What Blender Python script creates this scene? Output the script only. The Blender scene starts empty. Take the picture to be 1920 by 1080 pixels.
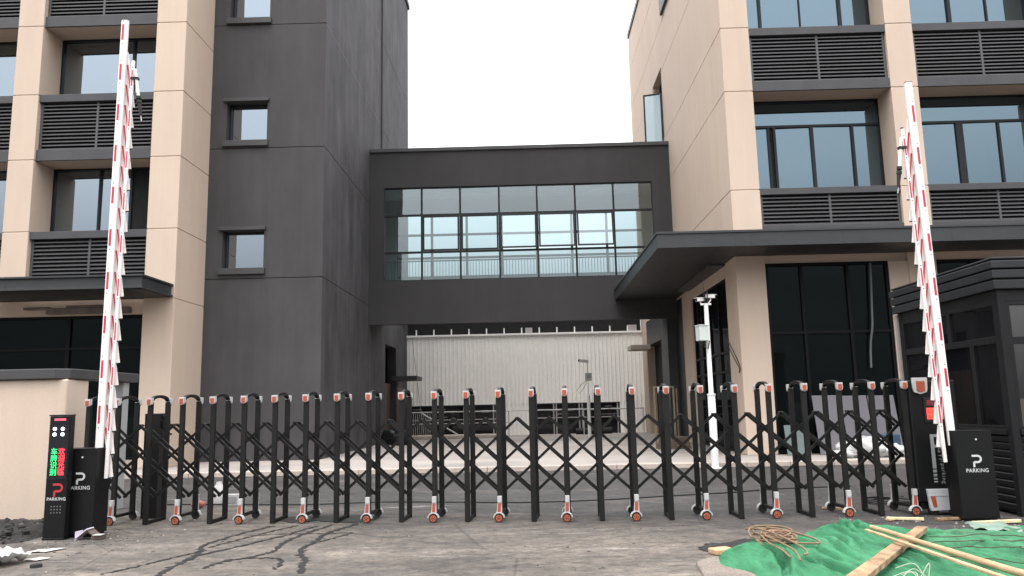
import bpy, math, random
from mathutils import Vector, Matrix, noise as mnoise
C = bpy.context.scene.collection
S = bpy.context.scene
rnd = random.Random(7)

# ---------------------------------------------------------------- camera
YAW, PITCH, ROLL, FPX, EYE = -1.854632e-02, 1.50221923e-01, 2.11541695e-02, 1460.0, 1.5
fw = Vector((math.sin(YAW)*math.cos(PITCH), math.cos(YAW)*math.cos(PITCH), math.sin(PITCH)))
rt = Vector((math.cos(YAW), -math.sin(YAW), 0)); dn = fw.cross(rt)
c_, s_ = math.cos(ROLL), math.sin(ROLL)
rt, dn = c_*rt + s_*dn, -s_*rt + c_*dn
cd = bpy.data.cameras.new('camera'); cam = bpy.data.objects.new('camera', cd); C.objects.link(cam)
m = Matrix((rt, -dn, -fw)).transposed().to_4x4(); m.translation = (0, 0, EYE)
cam.matrix_world = m
cd.sensor_width = 36; cd.lens = FPX/1920*36; cd.clip_start = .05; cd.clip_end = 2000
S.camera = cam

# ---------------------------------------------------------------- sky, sun, exposure
SUN_EL, SUN_AZ = math.radians(70), math.radians(200)      # azimuth clockwise from +Y
w = bpy.data.worlds.new('World'); S.world = w; w.use_nodes = True
nt = w.node_tree; nt.nodes.clear()
out = nt.nodes.new('ShaderNodeOutputWorld'); bg = nt.nodes.new('ShaderNodeBackground')
sky = nt.nodes.new('ShaderNodeTexSky'); sky.sky_type = 'NISHITA'; sky.sun_disc = False
sky.sun_elevation = SUN_EL; sky.sun_rotation = SUN_AZ; sky.dust_density = 4.0; sky.air_density = 1.0
hs = nt.nodes.new('ShaderNodeHueSaturation'); hs.inputs['Saturation'].default_value = .25
mx = nt.nodes.new('ShaderNodeMix'); mx.data_type = 'RGBA'; mx.inputs[0].default_value = .72
mx.inputs[7].default_value = (17.6, 17.8, 18.4, 1)            # even cloud cover
nt.links.new(sky.outputs[0], hs.inputs['Color']); nt.links.new(hs.outputs[0], mx.inputs[6])
tcw = nt.nodes.new('ShaderNodeTexCoord'); sx = nt.nodes.new('ShaderNodeSeparateXYZ'); mr = nt.nodes.new('ShaderNodeValToRGB')
el = mr.color_ramp.elements; el.new(.5); el.new(.5)
for e_, (p_, v_) in zip(el, ((0, .05), (.12, .20), (.28, .50), (1, 1))): e_.position = p_; e_.color = (v_, v_, v_, 1)
mu = nt.nodes.new('ShaderNodeMix'); mu.data_type = 'RGBA'; mu.blend_type = 'MULTIPLY'; mu.inputs[0].default_value = 1   # overcast: brighter overhead
nt.links.new(tcw.outputs['Generated'], sx.inputs[0]); nt.links.new(sx.outputs['Z'], mr.inputs[0])
nt.links.new(mx.outputs[2], mu.inputs[6]); nt.links.new(mr.outputs[0], mu.inputs[7])
nt.links.new(mu.outputs[2], bg.inputs[0]); bg.inputs[1].default_value = .15
nt.links.new(bg.outputs[0], out.inputs[0])
sl = bpy.data.lights.new('sun', 'SUN'); sl.energy = .85; sl.angle = math.radians(30); sl.color = (1, .96, .9)
so = bpy.data.objects.new('sun', sl); C.objects.link(so)
sd = Vector((math.sin(SUN_AZ)*math.cos(SUN_EL), math.cos(SUN_AZ)*math.cos(SUN_EL), math.sin(SUN_EL)))
so.rotation_euler = sd.to_track_quat('Z', 'Y').to_euler(); so.location = (0, -5, 40)
S.view_settings.view_transform = 'Standard'; S.view_settings.look = 'None'
S.view_settings.gamma = 1; S.view_settings.exposure = 1.07

# ---------------------------------------------------------------- materials
def new_mat(name):
    m = bpy.data.materials.new(name); m.use_nodes = True
    t = m.node_tree; b = t.nodes['Principled BSDF']
    return m, t, b
def N(t, kind, **kw):
    n = t.nodes.new(kind)
    for k, v in kw.items():
        if hasattr(n, k): setattr(n, k, v)
        else: n.inputs[k.replace('_', ' ')].default_value = v
    return n
def coords(t, scale=(1, 1, 1)):
    tc = t.nodes.new('ShaderNodeTexCoord'); mp = t.nodes.new('ShaderNodeMapping')
    mp.inputs['Scale'].default_value = scale; t.links.new(tc.outputs['Object'], mp.inputs['Vector'])
    return mp.outputs[0]
def noise(t, co, scale, detail=5, rough=.55):
    n = N(t, 'ShaderNodeTexNoise'); n.inputs['Scale'].default_value = scale
    n.inputs['Detail'].default_value = detail; n.inputs['Roughness'].default_value = rough
    t.links.new(co, n.inputs['Vector']); return n.outputs['Fac']
def ramp(t, fac, stops):
    r = t.nodes.new('ShaderNodeValToRGB'); t.links.new(fac, r.inputs[0])
    e = r.color_ramp.elements
    while len(e) < len(stops): e.new(.5)
    for i, (p, c) in enumerate(stops):
        e[i].position = p; e[i].color = (*c, 1) if len(c) == 3 else c
    return r.outputs[0]
def mixc(t, fac, a, b, mode='MIX'):
    n = t.nodes.new('ShaderNodeMix'); n.data_type = 'RGBA'; n.blend_type = mode
    for sock, v in ((0, fac), (6, a), (7, b)):
        if isinstance(v, (int, float)): n.inputs[sock].default_value = v
        elif isinstance(v, tuple): n.inputs[sock].default_value = (*v[:3], 1)
        else: t.links.new(v, n.inputs[sock])
    return n.outputs[2]
def k(c, f): return tuple(min(1, x*f) for x in c)
def mat(name, col, rough=.6, var=.12, scale=1.2, stretch=(1, 1, 1), bump=0, bscale=60, metal=0, spec=.5, fine=.06):
    m, t, b = new_mat(name)
    co = coords(t, stretch); co1 = coords(t)
    n1 = noise(t, co, scale, 6, .6); n2 = noise(t, co1, scale*22, 3)
    a = ramp(t, n1, [(.3, k(col, 1-var)), (.7, k(col, 1+var))])
    g = ramp(t, n2, [(.35, (1-fine,)*3), (.65, (1, 1, 1))])
    t.links.new(mixc(t, 1.0, a, g, 'MULTIPLY'), b.inputs['Base Color'])
    b.inputs['Roughness'].default_value = rough; b.inputs['Metallic'].default_value = metal
    b.inputs['Specular IOR Level'].default_value = spec
    if bump:
        nb = noise(t, co1, bscale, 4)
        bp = t.nodes.new('ShaderNodeBump'); bp.inputs['Strength'].default_value = bump; bp.inputs['Distance'].default_value = .01
        t.links.new(nb, bp.inputs['Height']); t.links.new(bp.outputs[0], b.inputs['Normal'])
    else:
        nb = noise(t, co1, scale*5, 3)
        r = N(t, 'ShaderNodeMapRange'); r.inputs['To Min'].default_value = max(0, rough-.08); r.inputs['To Max'].default_value = min(1, rough+.08)
        t.links.new(nb, r.inputs['Value']); t.links.new(r.outputs[0], b.inputs['Roughness'])
    return m
def emis(name, col, strength, base=(.02, .02, .02)):
    m, t, b = new_mat(name); b.inputs['Base Color'].default_value = (*base, 1)
    b.inputs['Emission Color'].default_value = (*col, 1); b.inputs['Emission Strength'].default_value = strength
    n = noise(t, coords(t), 90, 2); r = N(t, 'ShaderNodeMapRange'); r.inputs['To Min'].default_value = strength*.75; r.inputs['To Max'].default_value = strength*1.2
    t.links.new(n, r.inputs['Value']); t.links.new(r.outputs[0], b.inputs['Emission Strength'])
    return m
def streaked(name, col, var, streak, rough=.85, bump=.25, sc=.35):
    """painted render: broad blotches, weather streaks running down, fine grain"""
    m, t, b = new_mat(name)
    n1 = noise(t, coords(t, (1, 1, .6)), sc, 5, .6)
    n2 = noise(t, coords(t, (3.2, 3.2, .22)), 1.0, 6, .65)
    n3 = noise(t, coords(t), 45, 3)
    a = ramp(t, n1, [(.3, k(col, 1-var)), (.7, k(col, 1+var))])
    s = ramp(t, n2, [(.36, (1-streak,)*3), (.62, (1, 1, 1))])
    g = ramp(t, n3, [(.3, (.93,)*3), (.7, (1, 1, 1))])
    t.links.new(mixc(t, 1.0, mixc(t, 1.0, a, s, 'MULTIPLY'), g, 'MULTIPLY'), b.inputs['Base Color'])
    b.inputs['Roughness'].default_value = rough
    bp = t.nodes.new('ShaderNodeBump'); bp.inputs['Strength'].default_value = bump; bp.inputs['Distance'].default_value = .006
    t.links.new(noise(t, coords(t), 90, 3), bp.inputs['Height']); t.links.new(bp.outputs[0], b.inputs['Normal'])
    return m
def coated_glass(name, refl, base=(.012, .014, .016), warp=.02):
    m, t, b = new_mat(name); t.nodes.remove(b)
    d = N(t, 'ShaderNodeBsdfDiffuse'); d.inputs[0].default_value = (*base, 1)
    g = N(t, 'ShaderNodeBsdfGlossy'); g.inputs[0].default_value = (*refl, 1); g.inputs['Roughness'].default_value = .015
    bp = t.nodes.new('ShaderNodeBump'); bp.inputs['Strength'].default_value = warp; bp.inputs['Distance'].default_value = .05
    t.links.new(noise(t, coords(t), .9, 2), bp.inputs['Height']); t.links.new(bp.outputs[0], g.inputs['Normal'])
    a = N(t, 'ShaderNodeAddShader'); t.links.new(d.outputs[0], a.inputs[0]); t.links.new(g.outputs[0], a.inputs[1])
    t.links.new(a.outputs[0], t.nodes['Material Output'].inputs[0])
    return m
def clear_glass(name, tint, refl):
    m, t, b = new_mat(name); t.nodes.remove(b)
    d = N(t, 'ShaderNodeBsdfTransparent'); d.inputs[0].default_value = (*tint, 1)
    g = N(t, 'ShaderNodeBsdfGlossy'); g.inputs[0].default_value = (*refl, 1); g.inputs['Roughness'].default_value = .01
    bp = t.nodes.new('ShaderNodeBump'); bp.inputs['Strength'].default_value = .03; bp.inputs['Distance'].default_value = .05
    t.links.new(noise(t, coords(t), .8, 2), bp.inputs['Height']); t.links.new(bp.outputs[0], g.inputs['Normal'])
    a = N(t, 'ShaderNodeAddShader'); t.links.new(d.outputs[0], a.inputs[0]); t.links.new(g.outputs[0], a.inputs[1])
    t.links.new(a.outputs[0], t.nodes['Material Output'].inputs[0])
    return m

BEIGE = streaked('beige_render', (.545, .432, .342), .05, .045, sc=.5)
BEIGE2 = streaked('beige_wall_paint', (.54, .43, .342), .05, .06)
DARK = streaked('dark_render', (.050, .0465, .049), .17, .16, .8, .35, .8)
DARKSIDE = streaked('dark_weathered_render', (.054, .051, .055), .45, .40, .85, .4, 1.1)
DARKBR = streaked('dark_bridge_render', (.029, .0275, .0285), .15, .14, .8, .3, .7)
TRIM = mat('grey_metal_trim', (.052, .051, .053), .5, .12, 2, spec=.35)
LOUV = mat('louvre_metal', (.062, .060, .062), .42, .12, 2)
VOID = mat('dark_void', (.006, .006, .007), .9, .2)
FRAME = mat('window_frame', (.011, .012, .015), .45, .15, 3, spec=.25)
SHOPF = mat('shop_frame', (.0045, .005, .005), .5, .15, 3, spec=.12)
CANOPY = mat('canopy_metal', (.034, .036, .038), .45, .15, 1.2, spec=.35)
SOFFIT = mat('canopy_soffit', (.018, .019, .021), .5, .2, 1)
GLASS = coated_glass('blue_coated_glass', (.104, .145, .172))
GLASSL = coated_glass('pale_coated_glass', (.205, .24, .272))
DGLASS = coated_glass('dark_shop_glass', (.0075, .0095, .0095), (.0045, .0055, .0055), .12)
BGLASS = clear_glass('bridge_glass', (.40, .465, .465), (.142, .160, .164))
BOOTHG = coated_glass('booth_glass', (.17, .17, .16), (.006, .006, .007), .01)
BLACK = mat('black_powder_coat', (.008, .008, .008), .45, .2, 3, spec=.25)
GATE = mat('gate_black', (.0095, .009, .0087), .45, .3, 4, spec=.24)
CABB = mat('cabinet_black', (.0055, .0055, .006), .45, .25, 2.5, spec=.22)
CAPW = mat('silver_white_plastic', (.46, .45, .445), .4, .10, 6, fine=.15)
WHITE = mat('white_plastic', (.66, .64, .62), .4, .08, 6, fine=.1)
BOOMW = mat('boom_white', (.76, .71, .69), .45, .06, 3, fine=.08)
RED = mat('red_reflective', (.46, .028, .055), .35, .12, 8, fine=.15)
ORANGE = mat('orange_reflector', (.40, .085, .045), .3, .15, 30, fine=.3)
HUB = mat('orange_hub', (.42, .10, .04), .45, .2, 12, fine=.2)
RUBBER = mat('rubber', (.015, .015, .015), .8, .2, 10)
POLE = mat('pole_white', (.66, .66, .64), .4, .06, 2, fine=.06)
GREYBOX = mat('grey_box', (.50, .53, .50), .5, .08, 5)
WSTEEL = mat('white_sheet_steel', (.90, .885, .85), .5, .05, .5, (1, 1, .2), fine=.05)
FLASH = mat('white_flashing', (.82, .81, .80), .5, .05, 1)
MULL = mat('pale_mullion', (.34, .32, .32), .5, .1, 2)
RAIL = mat('galvanised_rail', (.50, .50, .49), .45, .1, 3)
BROWN = mat('brown_door', (.10, .065, .05), .6, .2, 1.5, (4, 4, .4))
WOOD = mat('sawn_wood', (.50, .33, .19), .75, .22, 3, (1, 1, 1), .4, 40, fine=.25)
BARK = mat('rough_plank', (.36, .225, .125), .85, .55, 5, (1.5, .8, 2), .8, 40, fine=.5)
BAMBOO = mat('bamboo', (.47, .33, .185), .55, .28, 6, (2, .5, 2), fine=.3)
ROPE = mat('coir_rope', (.225, .145, .088), .9, .3, 12, bump=.5, bscale=140, fine=.3)
PAPER = mat('paper', (.46, .43, .42), .8, .08, 5)
CLEARPL = mat('plastic_film', (.42, .415, .41), .22, .15, 3, bump=.25, bscale=9)
BLUEPL = mat('blue_plastic', (.20, .33, .55), .5, .2, 5)
DBLUE = mat('dark_blue_plastic', (.02, .05, .09), .5, .2, 5)
BOARD = mat('grey_board', (.105, .100, .108), .6, .08, 1)
BOARDG = mat('green_board', (.10, .13, .125), .6, .08, 1)
CONC = mat('concrete', (.44, .37, .32), .9, .16, 1.2, bump=.4, bscale=60, fine=.2)
CABLE = mat('cable_black', (.012, .012, .012), .5, .2, 5)
STRAW = mat('pale_straw', (.34, .38, .29), .6, .15, 20)
BRASS = mat('raw_frame', (.20, .15, .09), .5, .2, 4)
FOAM = mat('yellow_foam', (.55, .45, .27), .9, .25, 9, bump=.5, bscale=40)
INT = mat('interior_paint', (.50, .50, .49), .8, .05, 1)
INTF = mat('interior_floor', (.25, .24, .23), .7, .1, 1)
LEDR = emis('led_red', (1, .03, .04), 2.2); LEDG = emis('led_green', (.02, 1, .22), 1.3)
LEDS = emis('led_screen_red', (1, .05, .03), 1.3); LAMPW = emis('lamp_white', (.85, .93, 1), 2.6); LAMPR = emis('lamp_pink', (1, .10, .16), .8)
REDP = mat('red_print', (.40, .025, .03), .5, .1, 5)
WPRINT = mat('white_print', (.50, .50, .50), .5, .08, 9); DPRINT = mat('grey_print', (.26, .26, .26), .5, .08, 9)
DOT = mat('speaker_hole', (.10, .10, .10), .5, .1, 9)

def asphalt():
    m, t, b = new_mat('asphalt_material')
    c1 = coords(t); cs = coords(t, (.32, 1.0, 1))
    big = noise(t, c1, .16, 6, .6); mid = noise(t, cs, 1.1, 8, .7); fine = noise(t, c1, 70, 3, .7); grit = noise(t, c1, 10, 5, .8)
    a = ramp(t, big, [(.34, (.079, .069, .060)), (.52, (.115, .097, .081)), (.66, (.148, .122, .099))])
    pos = t.nodes.new('ShaderNodeSeparateXYZ'); t.links.new(c1, pos.inputs[0])
    far = N(t, 'ShaderNodeMapRange'); far.inputs['From Min'].default_value = 9.0; far.inputs['From Max'].default_value = 11.6
    def mth(op, p, q_):
        n = t.nodes.new('ShaderNodeMath'); n.operation = op
        for i_, v in enumerate((p, q_)):
            if isinstance(v, (int, float)): n.inputs[i_].default_value = v
            else: t.links.new(v, n.inputs[i_])
        return n.outputs[0]
    edge = mth('ADD', mth('MULTIPLY', pos.outputs['X'], .34), pos.outputs['Y'])
    t.links.new(mth('ADD', edge, mth('MULTIPLY', mth('SUBTRACT', noise(t, c1, .8, 5, .65), .5), 2.6)), far.inputs['Value'])
    fresh = mixc(t, noise(t, c1, .9, 6, .65), (.027, .025, .0245), (.060, .054, .051))     # newer, darker surfacing inside the gate
    a = mixc(t, far.outputs[0], a, fresh)
    d = ramp(t, mid, [(.30, (.55,)*3), (.48, (1, 1, 1))])
    a = mixc(t, 1.0, a, d, 'MULTIPLY')
    dust = ramp(t, mid, [(.52, (0, 0, 0)), (.70, (.8,)*3)])
    keep = mth('SUBTRACT', 1.0, mth('MULTIPLY', far.outputs[0], .72))
    dust = mixc(t, 1.0, dust, keep, 'MULTIPLY')
    a = mixc(t, dust, a, (.25, .212, .178))
    chalk = ramp(t, noise(t, coords(t, (.25, 1.6, 1)), 1.6, 8, .74), [(.60, (0, 0, 0)), (.70, (.6,)*3)])
    a = mixc(t, chalk, a, (.42, .385, .36))
    blots = ramp(t, noise(t, coords(t, (.7, 1.3, 1)), 2.4, 6, .7), [(.30, (.45,)*3), (.40, (1, 1, 1))])
    a = mixc(t, 1.0, a, blots, 'MULTIPLY')
    g = ramp(t, grit, [(.36, (.55,)*3), (.52, (1.0,)*3), (.66, (1.15,)*3)])
    a = mixc(t, 1.0, a, g, 'MULTIPLY')
    patch = ramp(t, noise(t, coords(t, (.75, 1.25, 1)), 3.4, 8, .82), [(.38, (.58,)*3), (.50, (1, 1, 1)), (.62, (1.42, 1.38, 1.34))])
    a = mixc(t, 1.0, a, patch, 'MULTIPLY')
    vor = N(t, 'ShaderNodeTexVoronoi', feature='DISTANCE_TO_EDGE'); vor.inputs['Scale'].default_value = .42; vor.inputs['Randomness'].default_value = 1
    wob = mixc(t, .12, c1, N(t, 'ShaderNodeTexNoise').outputs['Color']); t.links.new(wob, vor.inputs['Vector'])
    crack = ramp(t, vor.outputs['Distance'], [(.0, (.55,)*3), (.006, (1, 1, 1))])
    a = mixc(t, 1.0, a, crack, 'MULTIPLY')
    f = ramp(t, fine, [(.3, (.66,)*3), (.7, (1, 1, 1))])
    t.links.new(mixc(t, 1.0, a, f, 'MULTIPLY'), b.inputs['Base Color'])
    r = ramp(t, big, [(.35, (.62,)*3), (.6, (.85,)*3)]); t.links.new(r, b.inputs['Roughness'])
    bp = t.nodes.new('ShaderNodeBump'); bp.inputs['Strength'].default_value = .5; bp.inputs['Distance'].default_value = .012
    t.links.new(mixc(t, .5, grit, fine), bp.inputs['Height']); t.links.new(bp.outputs[0], b.inputs['Normal'])
    return m
ASPH = asphalt()
def paving():
    m, t, b = new_mat('paving_material')
    n1 = noise(t, coords(t, (.5, 1, 1)), .45, 7, .65); n2 = noise(t, coords(t), 30, 3)
    a = ramp(t, n1, [(.3, (.22, .20, .185)), (.5, (.32, .285, .26)), (.7, (.39, .345, .31))])
    g = ramp(t, n2, [(.3, (.8,)*3), (.7, (1, 1, 1))])
    t.links.new(mixc(t, 1.0, a, g, 'MULTIPLY'), b.inputs['Base Color']); b.inputs['Roughness'].default_value = .85
    return m
PAVE = paving()
DIM = mat('dim_item', (.17, .17, .18), .7)
def netting():
    m, t, b = new_mat('green_netting')
    c = coords(t)
    n1 = noise(t, c, 1.4, 5, .6); n2 = noise(t, coords(t, (1, 1, 1)), 8, 4)
    a = ramp(t, n1, [(.3, (.032, .165, .075)), (.6, (.058, .235, .115)), (.75, (.10, .28, .155))])
    w1 = N(t, 'ShaderNodeTexWave'); w1.inputs['Scale'].default_value = 38; w1.inputs['Distortion'].default_value = 2.5; t.links.new(c, w1.inputs['Vector'])
    w2 = N(t, 'ShaderNodeTexWave', bands_direction='Y'); w2.inputs['Scale'].default_value = 38; w2.inputs['Distortion'].default_value = 2.5; t.links.new(c, w2.inputs['Vector'])
    wv = mixc(t, .5, w1.outputs[0], w2.outputs[0])
    g = ramp(t, wv, [(.2, (.72,)*3), (.7, (1, 1, 1))])
    g2 = ramp(t, noise(t, coords(t, (5, 1.4, 5)), 2.4, 6, .7), [(.32, (.62,)*3), (.56, (1, 1, 1)), (.72, (1.15,)*3)])
    sp = t.nodes.new('ShaderNodeSeparateXYZ'); t.links.new(c, sp.inputs[0]); mr = N(t, 'ShaderNodeMapRange'); mr.inputs['From Min'].default_value = 3.6; mr.inputs['From Max'].default_value = 5.2; t.links.new(sp.outputs['X'], mr.inputs['Value'])
    dusty = ramp(t, noise(t, c, 3.2, 6, .7), [(.42, (0, 0, 0)), (.62, (.55,)*3)])
    dusty = mixc(t, 1.0, dusty, mr.outputs[0], 'MULTIPLY'); a = mixc(t, dusty, a, (.17, .185, .14))
    t.links.new(mixc(t, 1.0, mixc(t, 1.0, a, g, 'MULTIPLY'), g2, 'MULTIPLY'), b.inputs['Base Color']); b.inputs['Roughness'].default_value = .8
    b.inputs['Specular IOR Level'].default_value = .2
    bp = t.nodes.new('ShaderNodeBump'); bp.inputs['Strength'].default_value = .75; bp.inputs['Distance'].default_value = .02
    t.links.new(mixc(t, .45, noise(t, coords(t, (9, 2.2, 9)), 2.2, 7, .72), mixc(t, .6, wv, n2)), bp.inputs['Height']); t.links.new(bp.outputs[0], b.inputs['Normal'])
    return m
NET = netting()
def soil():
    m, t, b = new_mat('dark_soil')
    n1 = noise(t, coords(t), 3, 8, .75); n2 = noise(t, coords(t), 25, 4, .7)
    a = ramp(t, n1, [(.3, (.009, .008, .0075)), (.54, (.026, .022, .020)), (.72, (.10, .085, .075))])
    g = ramp(t, n2, [(.3, (.55,)*3), (.7, (1, 1, 1))])
    t.links.new(mixc(t, 1.0, a, g, 'MULTIPLY'), b.inputs['Base Color']); b.inputs['Roughness'].default_value = .95
    bp = t.nodes.new('ShaderNodeBump'); bp.inputs['Strength'].default_value = 1; bp.inputs['Distance'].default_value = .04
    t.links.new(n2, bp.inputs['Height']); t.links.new(bp.outputs[0], b.inputs['Normal'])
    return m
SOIL = soil()
STONE = mat('rubble_stone', (.115, .10, .092), .9, .35, 4, bump=.6, bscale=30, fine=.3)
WET_SHADOW = mat('wet_and_shadowed_asphalt', (.0125, .011, .0105), .55, .25, 6, bump=.4, bscale=60, fine=.3)

# ---------------------------------------------------------------- mesh builder
class MB:
    def __init__(s): s.v, s.f, s.m, s.s = [], [], [], []
    def add(s, vs, fs, mi=0, smooth=False):
        o = len(s.v); s.v += [tuple(p) for p in vs]
        for f in fs: s.f.append([i+o for i in f]); s.m.append(mi); s.s.append(smooth)
        return s
    def box(s, x0, x1, y0, y1, z0, z1, mi=0):
        x0, x1 = sorted((x0, x1)); y0, y1 = sorted((y0, y1)); z0, z1 = sorted((z0, z1))
        return s.add([(x0,y0,z0),(x1,y0,z0),(x1,y1,z0),(x0,y1,z0),(x0,y0,z1),(x1,y0,z1),(x1,y1,z1),(x0,y1,z1)],
              [(0,3,2,1),(4,5,6,7),(0,1,5,4),(1,2,6,5),(2,3,7,6),(3,0,4,7)], mi)
    def obox(s, c, ax, ay, az, mi=0):
        """oriented box: centre and three half-vectors"""
        c, ax, ay, az = map(Vector, (c, ax, ay, az))
        P = [c+a*ax+b*ay+d*az for d in (-1, 1) for a, b in ((-1,-1),(1,-1),(1,1),(-1,1))]
        F = [(0,3,2,1),(4,5,6,7),(0,1,5,4),(1,2,6,5),(2,3,7,6),(3,0,4,7)]
        if ax.cross(ay).dot(az) < 0: F = [f[::-1] for f in F]
        return s.add(P, F, mi)
    def bar(s, p, q, wid, dep, up=(0, -1, 0), mi=0):
        """flat bar from p to q; wid across, dep along `up`"""
        p, q, up = Vector(p), Vector(q), Vector(up); d = (q-p); n = up - d*(up.dot(d)/d.dot(d)); n.normalize()
        side = d.normalized().cross(n)
        return s.obox((p+q)/2, d/2, side*wid/2, n*dep/2, mi)
    def tube(s, pts, r, seg=8, mi=0, cap=True):
        pts = [Vector(p) for p in pts]; n = len(pts); rr = r if isinstance(r, (list, tuple)) else [r]*n
        t0 = (pts[1]-pts[0]).normalized(); u = t0.orthogonal().normalized(); vs = []
        for i, p in enumerate(pts):
            t = (pts[min(i+1, n-1)] - pts[max(i-1, 0)]).normalized()
            u = (u - t*u.dot(t)).normalized(); v = t.cross(u)
            for j in range(seg):
                a = 2*math.pi*j/seg; vs.append(p + (u*math.cos(a)+v*math.sin(a))*rr[i])
        fs = [(i*seg+j, i*seg+(j+1)%seg, (i+1)*seg+(j+1)%seg, (i+1)*seg+j) for i in range(n-1) for j in range(seg)]
        s.add(vs, fs, mi, True)
        if cap:
            s.add(vs[:seg], [tuple(range(seg))[::-1]], mi); s.add(vs[-seg:], [tuple(range(seg))], mi)
        return s
    def cyl(s, p, q, r, seg=16, mi=0): return s.tube([p, q], r, seg, mi)
    def prism(s, poly, o, ax, ay, az, mi=0):
        """2-D polygon extruded along az (full length)"""
        o, ax, ay, az = map(Vector, (o, ax, ay, az)); n = len(poly)
        a = [o+ax*x+ay*y for x, y in poly]; b = [p+az for p in a]
        fs = [tuple(range(n))[::-1], tuple(range(n, 2*n))] + [(i, (i+1) % n, n+(i+1) % n, n+i) for i in range(n)]
        if ax.cross(ay).dot(az) < 0: fs = [f[::-1] for f in fs]
        return s.add(a+b, fs, mi)
    def build(s, name, mats, parent=None, bevel=0, label=None, cat=None, group=None, kind=None):
        me = bpy.data.meshes.new(name); me.from_pydata(s.v, [], s.f)
        for mm in (mats if isinstance(mats, (list, tuple)) else [mats]): me.materials.append(mm)
        me.polygons.foreach_set('material_index', s.m); me.polygons.foreach_set('use_smooth', s.s); me.update()
        o = bpy.data.objects.new(name, me); C.objects.link(o)
        if parent: o.parent = parent
        if bevel:
            b = o.modifiers.new('bevel', 'BEVEL'); b.width = bevel; b.segments = 2; b.limit_method = 'ANGLE'; b.angle_limit = math.radians(40)
        tag(o, label, cat, group, kind); return o
def tag(o, label=None, cat=None, group=None, kind=None):
    for key, v in (('label', label), ('category', cat), ('group', group), ('kind', kind)):
        if v: o[key] = v
    return o
def thing(name, label, cat, loc=(0, 0, 0), group=None):
    """an Empty at the thing's base; its parts are built in world coordinates and keep them"""
    o = bpy.data.objects.new(name, None); C.objects.link(o); o.location = loc; o.empty_display_size = .2
    return tag(o, label, cat, group)
def settle(root):
    """parts were built at world coordinates: cancel the root's offset"""
    inv = Matrix.Translation(root.location).inverted()
    for ch in root.children: ch.matrix_parent_inverse = inv
def B(*a, **kw): return MB().box(*a, **kw)
def text_obj(body, size, mats, parent, o, ax, ay, name='lettering', depth=.002, align='CENTER', spacing=1.0, bold=0):
    cu = bpy.data.curves.new(name, 'FONT'); cu.body = body; cu.size = 1; cu.align_x = align; cu.align_y = 'CENTER'
    cu.extrude = 0; cu.space_character = spacing; cu.offset = bold
    tmp = bpy.data.objects.new('tmp_text', cu); C.objects.link(tmp)
    dg = bpy.context.evaluated_depsgraph_get(); me = bpy.data.meshes.new_from_object(tmp.evaluated_get(dg))
    bpy.data.objects.remove(tmp)
    ax, ay, o = Vector(ax).normalized()*size, Vector(ay).normalized()*size, Vector(o); nz = ax.cross(ay).normalized()
    for v in me.vertices: v.co = o + ax*v.co.x + ay*v.co.y + nz*depth
    me.materials.clear(); me.materials.append(mats); me.name = name
    ob = bpy.data.objects.new(name, me); C.objects.link(ob)
    if parent: ob.parent = parent
    return ob
def p_logo(mb, o, ax, ay, h, mi=0, dz=.003):
    """an open letter P: top bar, round bow, short stem"""
    ax, ay, o = Vector(ax).normalized()*h, Vector(ay).normalized()*h, Vector(o); nz = ax.cross(ay).normalized()
    path = [(-.36, .43), (.12, .43)]
    for i in range(1, 12):
        a = math.pi/2 - math.pi*i/12; path.append((.12+.26*math.cos(a), .17+.26*math.sin(a)))
    path += [(.12, -.09), (-.17, -.09), (-.21, -.14), (-.22, -.5)]
    wd = .085; vs = []; n = len(path)
    for i, (x, y) in enumerate(path):
        x0, y0 = path[max(i-1, 0)]; x1, y1 = path[min(i+1, n-1)]; L = math.hypot(x1-x0, y1-y0); nx, ny = -(y1-y0)/L, (x1-x0)/L
        vs += [o+ax*(x+nx*wd)+ay*(y+ny*wd)+nz*dz, o+ax*(x-nx*wd)+ay*(y-ny*wd)+nz*dz]
    mb.add(vs, [(2*i, 2*i+1, 2*i+3, 2*i+2) for i in range(n-1)], mi)

def blocks(mb, x0, x1, y0, y1, z0, z1, joints, gap=.022, inset=.018, mi=0, core=True):
    """a rendered wall body whose horizontal joints are real grooves"""
    zs = [z0] + sorted(j for j in joints if z0+.1 < j < z1-.1) + [z1]
    for a, b in zip(zs[:-1], zs[1:]):
        mb.box(x0, x1, y0, y1, a+(gap/2 if a != z0 else 0), b-(gap/2 if b != z1 else 0), mi)
    if core and len(zs) > 2: mb.box(x0+inset, x1-inset, y0+inset, y1-inset, z0+.03, z1-.03, mi)

# ================================================================ ground
MB().add([(-300,-300,0),(300,-300,0),(300,400,0),(-300,400,0)], [(0,1,2,3)]).build('ground', ASPH, kind='structure')
pv = MB(); pv.box(-40, 40, 18.66, 60, -.2, .10); pv.build('pavement', PAVE, bevel=.02, kind='structure')
kb = MB()
for i in range(40): kb.box(-20+i*1.0, -20+i*1.0+.992, 18.5, 18.655, -.2, .105+.004*rnd.random())
kb.build('kerb', CONC, bevel=.015, kind='structure')

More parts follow.
